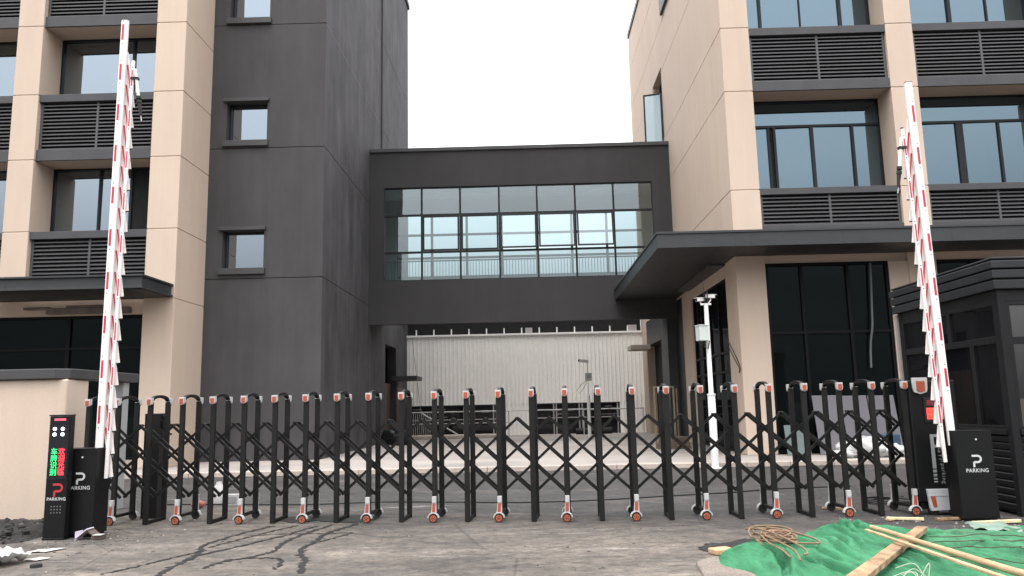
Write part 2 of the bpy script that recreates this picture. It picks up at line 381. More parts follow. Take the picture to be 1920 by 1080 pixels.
# ================================================================ louvres, windows
def louvre(parent, x0, x1, yf, z0, z1, parts=2, pitch=.106):
    fr = MB(); y1 = yf+.12
    fr.box(x0, x1, y1, y1+.02, z0, z1, 1)
    w_ = (x1-x0)/parts
    for i in range(parts+1):
        xc = min(max(x0+i*w_, x0+.03), x1-.03); fr.box(xc-.03, xc+.03, yf-.004, y1-.001, z0, z1)
    n = int(round((z1-z0)/pitch))
    for i in range(n):
        z = z0+(i+.5)*(z1-z0)/n
        for j in range(parts):
            a, b = x0+j*w_+.031+(.03 if j == 0 else 0), x0+(j+1)*w_-.031-(.03 if j == parts-1 else 0)
            dy = rnd.uniform(-.003, .003)
            fr.obox(((a+b)/2, yf+.055+dy, z+.012), ((b-a)/2, 0, 0), (0, .045, .03), (0, -.003, .005)); fr.box(a, b, yf+.002+dy, yf+.016+dy, z-.038, z-.002)
    return fr.build('louvre_panel', [LOUV, VOID], parent)
def window(parent, x0, x1, yg, z0, z1, mull, transom=None, glass=GLASS, fw_=.055, dark=()):
    fr = MB()
    for a, b in ((x0, x0+fw_), (x1-fw_, x1)): fr.box(a, b, yg-.05, yg+.03, z0, z1)
    for a, b in ((z0, z0+fw_), (z1-fw_, z1)): fr.box(x0+fw_, x1-fw_, yg-.052, yg+.03, a, b)
    if transom: fr.box(x0+fw_, x1-fw_, yg-.054, yg+.03, transom-.035, transom+.035)
    zt = (transom-.035) if transom else z1-fw_
    for x, wd in mull: fr.box(x-wd/2, x+wd/2, yg-.058, yg+.03, z0+fw_, zt)
    o = fr.build('window', FRAME, parent)
    g = MB(); xs = [x0+fw_]
    def pane(a, b, c, d, mi=0):
        e = rnd.uniform(-.012, .012); f = rnd.uniform(-.012, .012)
        g.add([(a, yg+e, c), (b, yg-e, c), (b, yg-e+f, d), (a, yg+e+f, d)], [(0, 1, 2, 3)], mi)
    if transom: pane(x0+fw_, x1-fw_, transom+.035, z1-fw_)
    cuts = [x0+fw_] + [x for x, _ in mull] + [x1-fw_]
    for i in range(len(cuts)-1): pane(cuts[i], cuts[i+1], z0+fw_, zt, 1 if i in dark else 0)
    p = g.build('pane', [glass, VOID], o)
    return o

# ================================================================ left office building
YL, YR = 20.58, 20.82
XT, YT = -6.0, 22.5
lb = thing('office_building', 'beige office building on the left with slatted black panels between its piers', 'building', (-13, YL, 0))
LJ = [4.56, 6.49, 8.54, 10.44, 12.5, 14.4]
PIERS_L = [(-18.35, -17.6), (-14.33, -13.6), (-10.33, -9.485)]
for i, (a, b) in enumerate(PIERS_L):
    q = MB(); y1 = YT-.001 if i == 2 else 21.55
    blocks(q, a, b, YL, y1, .1 if i == 2 else 4.95, 20, LJ); q.build('pier', BEIGE, lb, bevel=.012)
B(-22, -10.3, 21.75, 24, .1, 20).build('wall', VOID, lb)
BAYS_L = [(-17.6, -14.33), (-13.6, -10.33)]
for bi, (a, b) in enumerate(BAYS_L):
    for z0, z1 in ((4.98, 5.08), (8.53, 8.85), (12.51, 12.83), (16.4, 16.75)):
        B(a+.002, b-.002, YL+.07, YL+.13, z0, z1).build('floor_band', TRIM, lb, bevel=.008)
        B(a+.002, b-.002, YL+.132, 21.74, z0+.02, z1).build('soffit', BEIGE, lb)
    for z0, z1 in ((6.29, 6.50), (10.24, 10.46), (14.2, 14.42)):
        B(a+.002, b-.002, YL+.05, 21.74, z0, z1).build('sill', TRIM, lb, bevel=.008)
    for z0, z1 in ((5.09, 6.285), (8.855, 10.235), (12.835, 14.195)): louvre(lb, a+.02, b-.02, YL+.15, z0, z1)
    W = (b-a)
    window(lb, a+.002, b-.002, 21.56, 6.505, 8.545, [(a+.99*W, .03)] if bi == 0 else [(a+.42*W, .05), (a+.70*W, .07)], None, GLASSL, dark=() if bi == 0 else (2,))
    window(lb, a+.002, b-.002, 21.56, 10.465, 12.525, [(a+.5*W, .05)] if bi == 0 else [(a+.66*W, .06)], None, GLASSL)
# storefront under the canopy
a, b, yg = -18.35, -10.335, 20.95; o = MB()
for x in (a+.05, -16.6, -14.55, -12.5, b-.05): o.box(x-.05, x+.05, yg-.06, yg+.05, .3, 4.17)
for z in (.33, 3.28, 4.14): o.box(a, b, yg-.055, yg+.05, z-.035, z+.035)
so_ = o.build('shop_window', SHOPF, lb)
MB().add([(a, yg, .3), (b, yg, .3), (b, yg, 4.17), (a, yg, 4.17)], [(0, 1, 2, 3)]).build('pane', DGLASS, so_)
B(a, b, yg-.1, yg+.3, .1, .296).build('plinth', CONC, lb)
B(a, b-.001, YL+.16, 21.7, 4.175, 4.58).build('lintel', BEIGE, lb)
r_ = MB(); r_.box(-12.95, -10.7, YL-.05, YL+.155, 4.2, 4.36); r_.box(-13.6, -12.9, YL+.0, YL+.154, 4.33, 4.40); r_.box(-12.4, -11.2, YL-.02, YL-.0505, 4.36, 4.42)
r_.build('shutter_box', mat('weathered_strip', (.15, .12, .105), .8, .35, 3), lb, bevel=.015)
# canopy: channel-shaped edge
cl = MB(); X1 = -9.52
cl.box(-24, X1-.05, 18.95, YL-.002, 4.64, 4.89); cl.box(-24, X1, 18.88, YL-.001, 4.892, 4.94); cl.box(-24, X1, 18.88, YL-.001, 4.59, 4.638)
for x in (-10.0, -13.0, -16.0): cl.box(x-.006, x+.006, 18.945, 18.952, 4.642, 4.888)
cl.build('canopy', CANOPY, lb, bevel=.006)
B(-24, -9.6, 19.0, YL-.01, 4.575, 4.588).build('canopy_underside', SOFFIT, lb)
settle(lb)

# ================================================================ dark stair tower
XT, YT = -6.0, 22.5
tw = thing('stair_tower', 'dark grey stair tower with three small square windows', 'building', (-8, YT, 0))
TJ = [5.38, 9.38, 13.355, 17.3]
WIN_T = [(-9.0, -7.76, 5.69, 6.82), (-9.0, -7.76, 9.62, 10.84), (-9.0, -7.76, 13.57, 14.9)]
tb = MB(); ts = MB(); zs = [.1] + TJ + [22.7]; g = .011
def tower_front(x0, x1, z0, z1):                      # a storey of front skin round its opening
    hole = [h for h in WIN_T if z0 < h[2] < z1]
    if not hole: tb.box(x0, x1, YT, YT+.4, z0, z1); return
    a, b, c, d = hole[0]; d = min(d, z1-.3)
    tb.box(x0, a, YT, YT+.4, z0, z1); tb.box(b, x1, YT, YT+.4, z0, z1); tb.box(a, b, YT, YT+.4, z0, c); tb.box(a, b, YT, YT+.4, d, z1)
for i in range(len(zs)-1):
    z0, z1 = zs[i]+(g if i else 0), zs[i+1]-g
    tower_front(-9.9, XT, z0, z1)
    ts.box(XT-.4, XT, YT+.4, 31.49, z0, z1)
    if i > 0: ts.box(XT-.4, XT, 31.51, 39.05, z0, z1)
    else:
        ts.box(XT-.4, XT, 31.51, 32.7, z0, z1); ts.box(XT-.4, XT, 35.4, 39.05, z0, z1); ts.box(XT-.4, XT, 32.7, 35.4, 4.2, z1)
tb.box(-9.4, XT-.02, YT+.42, 32.6, .2, 22.6); tb.box(-9.4, -7.2, 32.6, 39.0, .2, 22.6); tb.box(-9.4, XT-.02, 32.6, 39.0, 4.4, 22.6)
tb.box(-7.2, XT-.4, 38.6, 39.0, .1, 4.4); tb.box(-7.2, XT-.4, 32.61, 38.6, 4.3, 4.4)
tb.build('wall', DARK, tw); ts.build('side_wall', DARKSIDE, tw)
q = MB()
for z in (13.355, 17.3): q.box(XT-.02, XT+.004, YT+.1, 31.4, z-.009, z+.009)
q.build('joint_glint', mat('pale_glint', (.17, .165, .17), .7), tw)  # pale strips painting the light caught on the groove edges
cp = MB(); cp.box(-9.6, XT+.09, 22.3, 39.15, 22.7, 23.0); cp.build('coping', TRIM, tw, bevel=.02)
for a, b, c, d in WIN_T:
    fr = MB(); yg = YT+.27; f = .05
    fr.box(a, a+f, yg-.04, yg+.04, c, d); fr.box(b-f, b, yg-.04, yg+.04, c, d); fr.box(a+f, b-f, yg-.042, yg+.04, c, c+f); fr.box(a+f, b-f, yg-.042, yg+.04, d-f, d)
    o = fr.build('window', FRAME, tw)
    e = rnd.uniform(-.004, .004)
    MB().add([(a+f, yg+e, c+f), (b-f, yg-e, c+f), (b-f, yg-e, d-f), (a+f, yg+e, d-f)], [(0, 1, 2, 3)]).build('pane', GLASSL, o)
    B(a-.09, b+.06, YT-.10, YT+.002, d+.01, d+.11).build('hood', TRIM, tw, bevel=.008)
    B(a-.09, b+.06, YT-.10, YT+.26, c-.19, c-.005).build('sill', TRIM, tw, bevel=.008)
MB().tube([(XT+.05, 31.5, 5.4), (XT+.05, 31.5, 22.7)], .035, 8).build('downpipe', DARK, tw)
B(XT, XT+1.1, 34.3, 36.0, 2.72, 2.90).build('door_canopy', TRIM, tw, bevel=.01)
o = MB(); o.box(XT-.3, XT-.25, 32.72, 35.38, .1, 2.6); o.build('door', BROWN, tw)
B(XT-.02, XT+.03, 35.42, 37.6, .1, 2.45).build('boarding', BROWN, tw)
settle(tw)

# ================================================================ connecting bridge
YB = 29.24
br = thing('footbridge', 'dark enclosed bridge with a wide gridded window joining the two buildings', 'footbridge', (0, YB, 0))
BX = [-5.44, -3.98, -2.49, -.98, .49, 1.96, 3.44, 4.94]; BZ = [6.30, 7.41, 8.87, 9.97]
q = MB(); x0, x1 = -5.998, 5.655
q.box(x0, BX[0], YB, YB+.3, 4.64, 11.4); q.box(BX[-1], x1, YB, YB+.3, 4.64, 11.4)
q.box(BX[0], BX[-1], YB, YB+.3, 4.64, BZ[0]); q.box(BX[0], BX[-1], YB, YB+.3, BZ[-1], 11.4)
q.build('wall', DARKBR, br)
q = MB(); y2 = 32.2
q.box(x0, BX[0], y2, y2+.3, 5.3, 11.4); q.box(BX[-1], x1, y2, y2+.3, 5.3, 11.4); q.box(BX[0], BX[-1], y2, y2+.3, 5.3, 6.9); q.box(BX[0], BX[-1], y2, y2+.3, 9.7, 11.4)
q.build('rear_wall', INT, br)
B(x0, x1, YB-.06, y2+.36, 11.4, 11.55).build('coping', TRIM, br, bevel=.015)
B(x0, x1, YB+.31, y2-.002, 5.5, 6.0).build('deck', INTF, br)
B(x0, x1, YB+.31, y2-.002, 10.25, 10.6).build('ceiling', mat('white_ceiling', (.8, .8, .8), .8), br)
B(x0, x0+.05, YB+.31, y2-.004, 6.0, 10.25).build('end_lining', mat('dim_lining', (.12, .14, .14), .8), br)
B(x1-.05, x1, YB+.31, y2-.004, 6.0, 10.25).build('end_lining', bpy.data.materials['dim_lining'], br)
# front window grid
q = MB(); yw = YB+.10
for i, x in enumerate(BX):
    wd = .05 if i in (0, 7) else .07; q.box(x-wd/2, x+wd/2, yw-.05, yw+.06, BZ[0], BZ[-1])
for i in range(7):
    a, b = BX[i]+.035, BX[i+1]-.035
    for j, z in enumerate(BZ): q.box(a, b, yw-.047, yw+.057, z-(.035 if j else 0), z+(.035 if j < 3 else 0))
wf = q.build('window_frame', FRAME, br)
gp = MB()
def pane(a, b, c, d, y):
    e, f = rnd.uniform(-.01, .01), rnd.uniform(-.01, .01)
    gp.add([(a, y+e, c), (b, y-e, c), (b, y-e+f, d), (a, y+e+f, d)], [(0, 1, 2, 3)])
for i in range(7):
    for j in range(3):
        if j == 1 and i in (1, 2, 3, 4, 5): continue
        pane(BX[i]+.03, BX[i+1]-.03, BZ[j]+.03, BZ[j+1]-.03, yw)
gp.build('pane', BGLASS, wf)
for i in (1, 2, 3, 4, 5):
    a, b, c, d = BX[i]+.04, BX[i+1]-.04, BZ[1]+.04, BZ[2]-.04
    tilt = 0 if i < 3 else (.12, .15, .17)[i-3]
    T = lambda x, z, dy=0: (x, yw-.055+dy-math.sin(tilt)*(d-z), d-math.cos(tilt)*(d-z))
    s = MB(); fr_ = .065
    def sbar(x0_, x1_, z0_, z1_):
        P = [T(x, z, dy) for dy in (-.02, .02) for x, z in ((x0_, z0_), (x1_, z0_), (x1_, z1_), (x0_, z1_))]
        s.add(P, [(0,1,2,3),(7,6,5,4),(0,4,5,1),(1,5,6,2),(2,6,7,3),(3,7,4,0)])
    sbar(a, a+fr_, c, d); sbar(b-fr_, b, c, d); sbar(a+fr_, b-fr_, c, c+fr_); sbar(a+fr_, b-fr_, d-fr_, d)
    so_ = s.build('open_sash' if tilt else 'sash', FRAME, br)
    MB().add([T(a+fr_, c+fr_), T(b-fr_, c+fr_), T(b-fr_, d-fr_), T(a+fr_, d-fr_)], [(0, 1, 2, 3)]).build('pane', BGLASS, so_)
    if tilt:
        st = MB(); st.bar(T(b-.05, c+.02), (b-.02, yw-.04, c+.12), .02, .01, (1, 0, 0)); st.build('stay', FRAME, so_)
# rear window grid seen through
q = MB(); yr = y2+.15
for x in [BX[0]+1.03*i*1.44 for i in range(8)]:
    if x < BX[-1]: q.box(x-.05, x+.05, yr-.04, yr+.04, 6.9, 9.7)
for z in (6.93, 7.75, 8.75, 9.67): q.box(BX[0], BX[-1], yr-.037, yr+.037, z-.045, z+.045)
rf = q.build('rear_window', mat('rear_frame', (.16, .19, .20), .5), br)
MB().add([(BX[0], yr, 6.9), (BX[-1], yr, 6.9), (BX[-1], yr, 9.7), (BX[0], yr, 9.7)], [(0, 3, 2, 1)]).build('pane', clear_glass('rear_glass', (.58, .68, .70), (.03, .035, .04)), rf)
q = MB(); q.tube([(x0, YB+.55, 7.15), (x1, YB+.55, 7.15)], .03, 8); q.tube([(x0, YB+.55, 6.15), (x1, YB+.55, 6.15)], .02, 8)
for i in range(98): x = x0+.06+i*.118; q.tube([(x, YB+.55, 6.15), (x, YB+.55, 7.14)], .011, 6)
q.build('railing', mat('grey_railing', (.22, .24, .25), .5), br)
settle(br)

# ================================================================ right office building
XR = 5.66
rb = thing('office_building', 'beige office building on the right with blue windows above a deep dark canopy', 'building', (10, YR, 0))
RJ = [7.21, 10.05, 11.935, 14.75, 16.6]
q = MB(); blocks(q, XR, 6.455, YR, 22.0, .1, 20.5, RJ); q.build('pier', BEIGE, rb, bevel=.012)
for a, b in ((10.28, 11.03), (14.85, 15.6)):
    q = MB(); blocks(q, a, b, YR, 21.85, .1, 20.5, RJ); q.build('pier', BEIGE, rb, bevel=.012)
# side wall, with the casement hole
q = MB()
zsR = [5.3] + RJ + [18.6, 20.4]
for i in range(len(zsR)-1):
    z0, z1 = zsR[i]+(g if i else 0), zsR[i+1]-(g if i < len(zsR)-2 else 0)
    for ya, yb in ((22.0, 30.0), (30.0, 32.1), (32.1, 38.5)):
        if ya == 30.0 and i in (2, 3):
            if i == 2: q.box(XR, XR+.4, ya, yb, z0, 12.0)
            if i == 3: pass
            continue
        if ya == 30.0 and i == 4:
            q.box(XR, XR+.4, ya, yb, 14.95, z1); continue
        q.box(XR, XR+.4, ya, yb, z0, z1)
q.box(XR+.02, XR+.38, 22.0, 29.9, 5.35, 20.3); q.box(XR+.02, XR+.38, 32.2, 38.45, 5.35, 20.3)
q.box(XR, XR+.4, 26.75, 28.3, .1, 5.3); q.box(XR, XR+.4, 37.1, 38.9, .1, 5.3); q.box(XR+.02, XR+.38, 38.45, 38.9, 5.3, 20.3)
q.build('side_wall', BEIGE, rb)
q = MB(); q.box(XR, XR+.4, 28.302, 33.1, .1, 5.298); q.box(XR+.005, XR+.4, 33.1, 37.098, 4.15, 5.298); q.box(XR-.35, XR, 29.6, 30.4, .1, 5.45)
q.build('dark_cladding', SOFFIT, rb, bevel=.01)
B(XR+.36, XR+.6, 33.1, 37.1, .1, 4.15).build('service_door', VOID, rb)
B(XR-.9, XR, 36.0, 37.3, 3.95, 4.16).build('door_canopy', CONC, rb, bevel=.01)
q = MB(); q.box(XR-.06, XR+.5, 22, 38.6, 20.4, 20.7); q.box(XR-.06, 16, 20.76, 22, 20.5, 20.8); q.build('coping', TRIM, rb, bevel=.02)
B(6.4, 18, 22.05, 40, .1, 20.3).build('core', VOID, rb)
# open casement on the side wall
q = MB(); cz0, cz1 = 11.6, 13.88; dv = Vector((-.95, .31, 0)).normalized(); Lc = .74
P0 = Vector((XR-.02, 30.06, 0))
def cas(u0, u1, z0, z1):
    a, b = P0+dv*u0, P0+dv*u1; mid = (a+b)/2; mid.z = (z0+z1)/2; n = Vector((dv.y, -dv.x, 0))
    q.obox(mid, (b-a)/2, n*.025, (0, 0, (z1-z0)/2))
cas(0, .06, cz0, cz1); cas(Lc-.06, Lc, cz0, cz1); cas(.06, Lc-.06, cz0, cz0+.06); cas(.06, Lc-.06, cz1-.06, cz1)
co_ = q.build('open_casement', FRAME, rb)
a, b = P0+dv*.06, P0+dv*(Lc-.06)
MB().add([(a.x, a.y, cz0+.06), (b.x, b.y, cz0+.06), (b.x, b.y, cz1-.06), (a.x, a.y, cz1-.06)], [(0, 1, 2, 3)]).build('pane', clear_glass('casement_glass', (.42, .55, .60), (.12, .15, .17)), co_)
B(XR+.3, XR+.38, 30.0, 32.1, 12.0, 14.95).build('dark_room', VOID, rb)
B(XR-.1, XR+.0, 27.2, 29.2, 16.75, 18.5).build('side_window', TRIM, rb, bevel=.02)
# bays
BAYS_R = [(6.455, 10.28), (11.03, 14.85)]
MULLS = {(0, 0): [(.62, .06), (.79, .07), (1.86, .09), (3.02, .07)], (1, 0): [(1.49, .20), (2.6, .07)],
         (0, 1): [(.62, .08), (1.79, .035), (2.96, .09)], (1, 1): [(1.57, .10), (2.65, .05)]}
for bi, (a, b) in enumerate(BAYS_R):
    for z0, z1 in ((5.5, 6.2), (10.05, 10.335), (14.75, 15.1)):
        B(a+.002, b-.002, YR+.02, YR+.08, z0, z1).build('floor_band', TRIM, rb, bevel=.008)
        B(a+.002, b-.002, YR+.082, 21.98, z0+.02, z1).build('soffit', BEIGE, rb)
    for z0, z1 in ((7.065, 7.245), (11.70, 11.925)):
        B(a+.002, b-.002, YR+.015, 21.98, z0, z1).build('sill', TRIM, rb, bevel=.008)
    for z0, z1 in ((6.205, 7.06), (10.34, 11.695)): louvre(rb, a+.02, b-.02, YR+.10, z0, z1)
    window(rb, a+.002, b-.002, 21.72, 7.25, 10.065, [(a+x, w_) for x, w_ in MULLS[bi, 0]], 9.30, GLASS, dark=(1,) if bi == 0 else ())
    window(rb, a+.002, b-.002, 21.72, 11.93, 14.76, [(a+x, w_) for x, w_ in MULLS[bi, 1]], 14.0, GLASS)
    B(a, b, 21.6, 21.98, 15.1, 20.4).build('wall', BEIGE, rb)
    # ground floor glazing
    yg = 20.95; o = MB()
    for x in (a+.04, a+.97, a+2.2, b-.56): o.box(x-.04, x+.04, yg-.06, yg+.05, .12, 5.15)
    for z in (.16, 3.28, 5.12): o.box(a, b, yg-.056, yg+.05, z-.04, z+.04)
    so_ = o.build('shop_window', SHOPF, rb)
    MB().add([(a, yg, .12), (b-.52, yg, .12), (b-.52, yg, 5.15), (a, yg, 5.15)], [(0, 1, 2, 3)]).build('pane', DGLASS, so_)
    B(b-.52, b-.001, yg-.1, yg+.4, .1, 5.15).build('wall_return', BEIGE, rb)
    B(a+.001, b-.001, YR+.1, 21.9, 5.16, 5.48).build('lintel', BEIGE, rb)
# side glazing under the canopy
o = MB()
for y in (22.04, 23.3, 24.5, 25.6, 26.7): o.box(XR+.06, XR+.16, y-.035, y+.035, .12, 5.0)
for z in (.16, 2.35, 2.9, 4.97): o.box(XR+.065, XR+.155, 22.0, 26.75, z-.035, z+.035)
so_ = o.build('shop_window', SHOPF, rb)
MB().add([(XR+.11, 22, .12), (XR+.11, 26.75, .12), (XR+.11, 26.75, 5), (XR+.11, 22, 5)], [(0, 3, 2, 1)]).build('pane', coated_glass('side_glass', (.05, .055, .06), (.006, .006, .007)), so_)
B(XR, XR+.4, 22.0, 26.75, 5.001, 5.3).build('lintel', BEIGE, rb)
# big canopy, L-shaped
XC, YC = 3.33, 19.3
q = MB()
q.box(XC+.03, XR-.001, YC+.03, 29.2, 5.40, 5.70); q.box(XR, 18, YC+.03, YR-.002, 5.40, 5.70)
q.box(XC-.03, XR-.001, YC-.03, 29.2, 5.702, 5.76); q.box(XR, 18, YC-.03, YR-.002, 5.702, 5.76)
q.box(XC, XR-.002, YC, YC+.028, 5.35, 5.70); q.box(XR, 18, YC, YC+.028, 5.35, 5.70); q.box(XC, XC+.028, YC+.03, 29.2, 5.35, 5.70)
for x in (5.28, 7.98, 10.68, 13.4): q.box(x-.006, x+.006, YC-.004, YC+.002, 5.352, 5.70)
q.build('canopy', CANOPY, rb, bevel=.006)
q = MB(); q.box(XC+.03, XR-.002, YC+.032, 29.2, 5.365, 5.398); q.box(XR, 18, YC+.032, YR-.004, 5.365, 5.398)
q.build('canopy_underside', SOFFIT, rb)
B(5.2, 5.7, 21.9, 26.9, 5.31, 5.36).build('canopy_bracket', TRIM, rb)
settle(rb)

# ================================================================ white steel shed beyond the bridge
wh = thing('warehouse', 'white ribbed steel shed standing behind the bridge', 'building', (0, 38.6, 0))
def ribbed(x0, x1, z0, z1, Y=38.6):
    q = MB(); n = int(round((x1-x0)/.2)); p = (x1-x0)/n
    prof = []
    for i in range(n):
        a = x0+i*p; prof += [(a, 0), (a+.125*p/.2, 0), (a+.14*p/.2, -.035), (a+.185*p/.2, -.035)]
    prof.append((x1, 0))
    for (xa, ya), (xb, yb) in zip(prof[:-1], prof[1:]):
        q.add([(xa, Y+ya, z0), (xb, Y+yb, z0), (xb, Y+yb, z1), (xa, Y+ya, z1)], [(0, 1, 2, 3)])
    q.box(x0, x1, Y+.03, Y+.2, z0, z1)
    q.v = q.v; return q
for a, b, c, d in ((-6.0, 5.9, 1.6, 4.95), (-1.62, .27, .1, 1.6), (4.46, 5.9, .1, 1.6)):
    ribbed(a, b, c, d).build('ribbed_wall', WSTEEL, wh)
B(-6.0, 5.65, 38.5, 38.8, 4.952, 5.05).build('gutter', FLASH, wh, bevel=.01)
B(-6.0, 5.65, 38.9, 42, 5.05, 7.2).build('upper_cladding', VOID, wh)
for i in range(13):
    B(-5.55+i*.878-.03, -5.55+i*.878+.03, 38.7, 38.78, 5.052, 5.34).build('upright', FLASH, wh)
B(-.1, .25, 38.82, 38.86, 5.06, 5.35).build('upper_vent', MULL, wh); B(5.0, 5.45, 38.82, 38.86, 5.06, 5.38).build('upper_vent', MULL, wh)
for a, b, ms in ((-5.98, -1.64, (-4.55, -4.4, -3.2, -1.75)), (.29, 4.44, (1.2, 1.33, 2.45, 2.6, 4.32))):
    o = MB(); yg = 38.66
    for x in ms: o.box(x-.03, x+.03, yg-.06, yg+.04, .1, 1.56)
    o.box(a, b, yg-.055, yg+.04, .86, .91); o.box(a, b, yg-.05, yg+.04, 1.53, 1.575, 1)
    so_ = o.build('window', [MULL, FRAME], wh)
    p_ = MB(); p_.add([(a, yg, .1), (b, yg, .1), (b, yg, 1.58), (a, yg, 1.58)], [(0, 1, 2, 3)])
    p_.build('pane', coated_glass('shed_glass', (.02, .02, .022), (.014, .013, .014)), so_)
    for i in range(9):
        x = a+.2+rnd.random()*(b-a-.8); z = rnd.choice((1.0, 1.2, 1.38)); B(x, x+.25+rnd.random()*.3, yg-.02, yg-.006, z, z+.03+rnd.random()*.09).build('pale_blind', DIM, so_)
settle(wh)

# handrail with the ramp on its left
q = MB(); yh = 36.4
q.tube([(-5.6, yh, 1.28), (5.3, yh, 1.28)], .028, 8); q.tube([(-5.6, yh, .75), (-1.0, yh, .75)], .018, 6)
for x in (-5.55, -3.0, -.95, 2.5, 5.25): q.tube([(x, yh, .1), (x, yh, 1.28)], .026, 8)
for i in range(11): x = -5.45+i*.095; q.tube([(x, yh, .12), (x, yh, 1.24)], .014, 6)
q.tube([(-4.9, yh-.5, 1.24), (-3.0, yh-.5, .1)], .032, 8)
q.build('handrail', RAIL, label='pale galvanised handrail running in front of the white shed', cat='handrail')
q = MB(); q.box(-5.6, -1.2, 35.2, 36.3, .1, .26); q.build('concrete_ramp', CONC, bevel=.03, label='low concrete ramp kerb before the shed windows', cat='ramp')
q = MB(); q.tube([(2.2, 37.6, .24), (3.9, 37.6, .26)], .15, 14); q.build('drain_pipe', RUBBER, label='thick black pipe lying below the shed window on the right', cat='pipe')
q = MB(); pts = [(-5.7+.55*i/12, 38.3-.1*i/12, 4.9-4.6*i/12) for i in range(13)]; q.tube(pts, .012, 5); q.build('hanging_cable', mat('pale_green_cable', (.22, .25, .18), .6), label='thin pale cable hanging down beside the left end of the white shed', cat='cable')

# ================================================================ camera poles
def blob(mb, c, r, mi=0, seg=10, squash=(1, 1, 1), nz=0, seed=0, flat=False):
    vs = []; rings = seg//2
    for i in range(rings+1):
        th = math.pi*i/rings
        for j in range(seg):
            ph = 2*math.pi*j/seg; d = Vector((math.sin(th)*math.cos(ph), math.sin(th)*math.sin(ph), math.cos(th)))
            f = r*(1+nz*mnoise.noise(d*1.7+Vector((seed, seed*.7, 0)))+nz*.6*mnoise.noise(d*4+Vector((seed*2, 0, 1))))
            vs.append((c[0]+d.x*f*squash[0], c[1]+d.y*f*squash[1], c[2]+d.z*f*squash[2]))
    mb.add(vs, [(i*seg+j, (i+1)*seg+j, (i+1)*seg+(j+1) % seg, i*seg+(j+1) % seg) for i in range(rings) for j in range(seg)], mi, not flat)
cp_ = thing('camera_pole', 'tall white pole with two white cameras and a grey control box', 'camera pole', (4.20, 18.2, 0))
px, py = 4.20, 18.2
q = MB(); q.tube([(px, py, .01), (px, py, 1.66), (px, py, 1.70), (px, py, 3.78)], [.086, .086, .055, .050], 18); q.cyl((px, py, 0), (px, py, .02), .16, 18); q.cyl((px, py, 1.64), (px, py, 1.68), .098, 18)
q.build('pole', POLE, cp_)
q = MB(); q.obox((px-.15, py-.1, 3.07), (.11, .025, 0), (-.025, .11, 0), (0, 0, .17)); q.obox((px-.15, py-.1, 3.252), (.122, .028, 0), (-.028, .122, 0), (0, 0, .012))
q.obox((px-.163, py-.214, 3.07), (.07, .016, 0), (0, .003, 0), (0, 0, .12)); bx_ = q.build('control_box', GREYBOX, cp_, bevel=.012)
for dx, dz, yaw_ in ((-.13, 3.87, .35), (.12, 3.94, -.5)):
    q = MB(); d = Vector((-math.cos(yaw_)*(1 if dx < 0 else -1), -.45, -.08)).normalized(); c0 = Vector((px+dx, py, dz))
    side = d.cross(Vector((0, 0, 1))).normalized(); up = side.cross(d)
    q.obox(c0, d*.11, side*.042, up*.036); q.obox(c0+up*.043+d*.015, d*.125, side*.05, up*.006)
    q.cyl(c0+d*.11, c0+d*.12, .029, 14, 1); q.tube([c0-up*.036, c0-up*.09, (px+dx*.25, py, 3.75)], .018, 8)
    q.build('camera', [WHITE, VOID], cp_, bevel=.008)
q = MB(); q.box(px-.13, px+.12, py-.025, py+.025, 3.735, 3.78); q.build('crossarm', WHITE, cp_, bevel=.01)
q = MB(); q.tube([(px-.04, py-.04, 3.78), (px-.05, py-.04, 4.28)], .012, 8); q.tube([(px+.03, py-.04, 3.78), (px+.03, py-.04, 4.08)], .014, 8); q.build('antenna', RUBBER, cp_)
q = MB(); q.tube([(px-.1, py-.1, 2.88), (px-.12, py-.08, 2.76), (px-.02, py-.06, 2.72), (px+.02, py-.055, 2.9)], .014, 8); q.tube([(px-.25, py-.1, 2.88), (px-.2, py-.1, 2.8), (px-.1, py-.1, 2.84)], .014, 8); q.build('cable', CABLE, cp_)
settle(cp_)
c2 = thing('camera_pole', 'small white camera on a thin pole before the white shed', 'camera pole', (2.57, 34, .1)); px, py = 2.57, 34
q = MB(); q.tube([(px, py, .1), (px, py, 1.9)], .075, 12); q.tube([(px, py, 1.9), (px, py, 3.45)], .022, 10); q.build('pole', WSTEEL, c2)
q = MB(); q.box(px-.13, px+.16, py-.22, py-.08, 2.5, 2.84); q.box(px-.06, px+.1, py-.224, py-.221, 2.6, 2.75, 1); q.build('control_box', [GREYBOX, MULL], c2, bevel=.01)
q = MB(); q.obox((px-.17, py-.1, 3.36), (.2, .06, -.02), (-.02, .07, 0), (0, 0, .065)); q.cyl((px-.36, py-.16, 3.38), (px-.385, py-.17, 3.385), .055, 12, 1); q.build('camera', [FLASH, VOID], c2, bevel=.01)
q = MB(); q.tube([(px-.1, py-.15, 2.5), (px-.3, py-.16, 2.35), (px-.5, py-.16, 2.1), (px-.4, py-.16, 1.95), (px-.2, py-.16, 2.2), (px-.05, py-.15, 2.5)], .012, 6); q.build('cable', MULL, c2)
settle(c2)

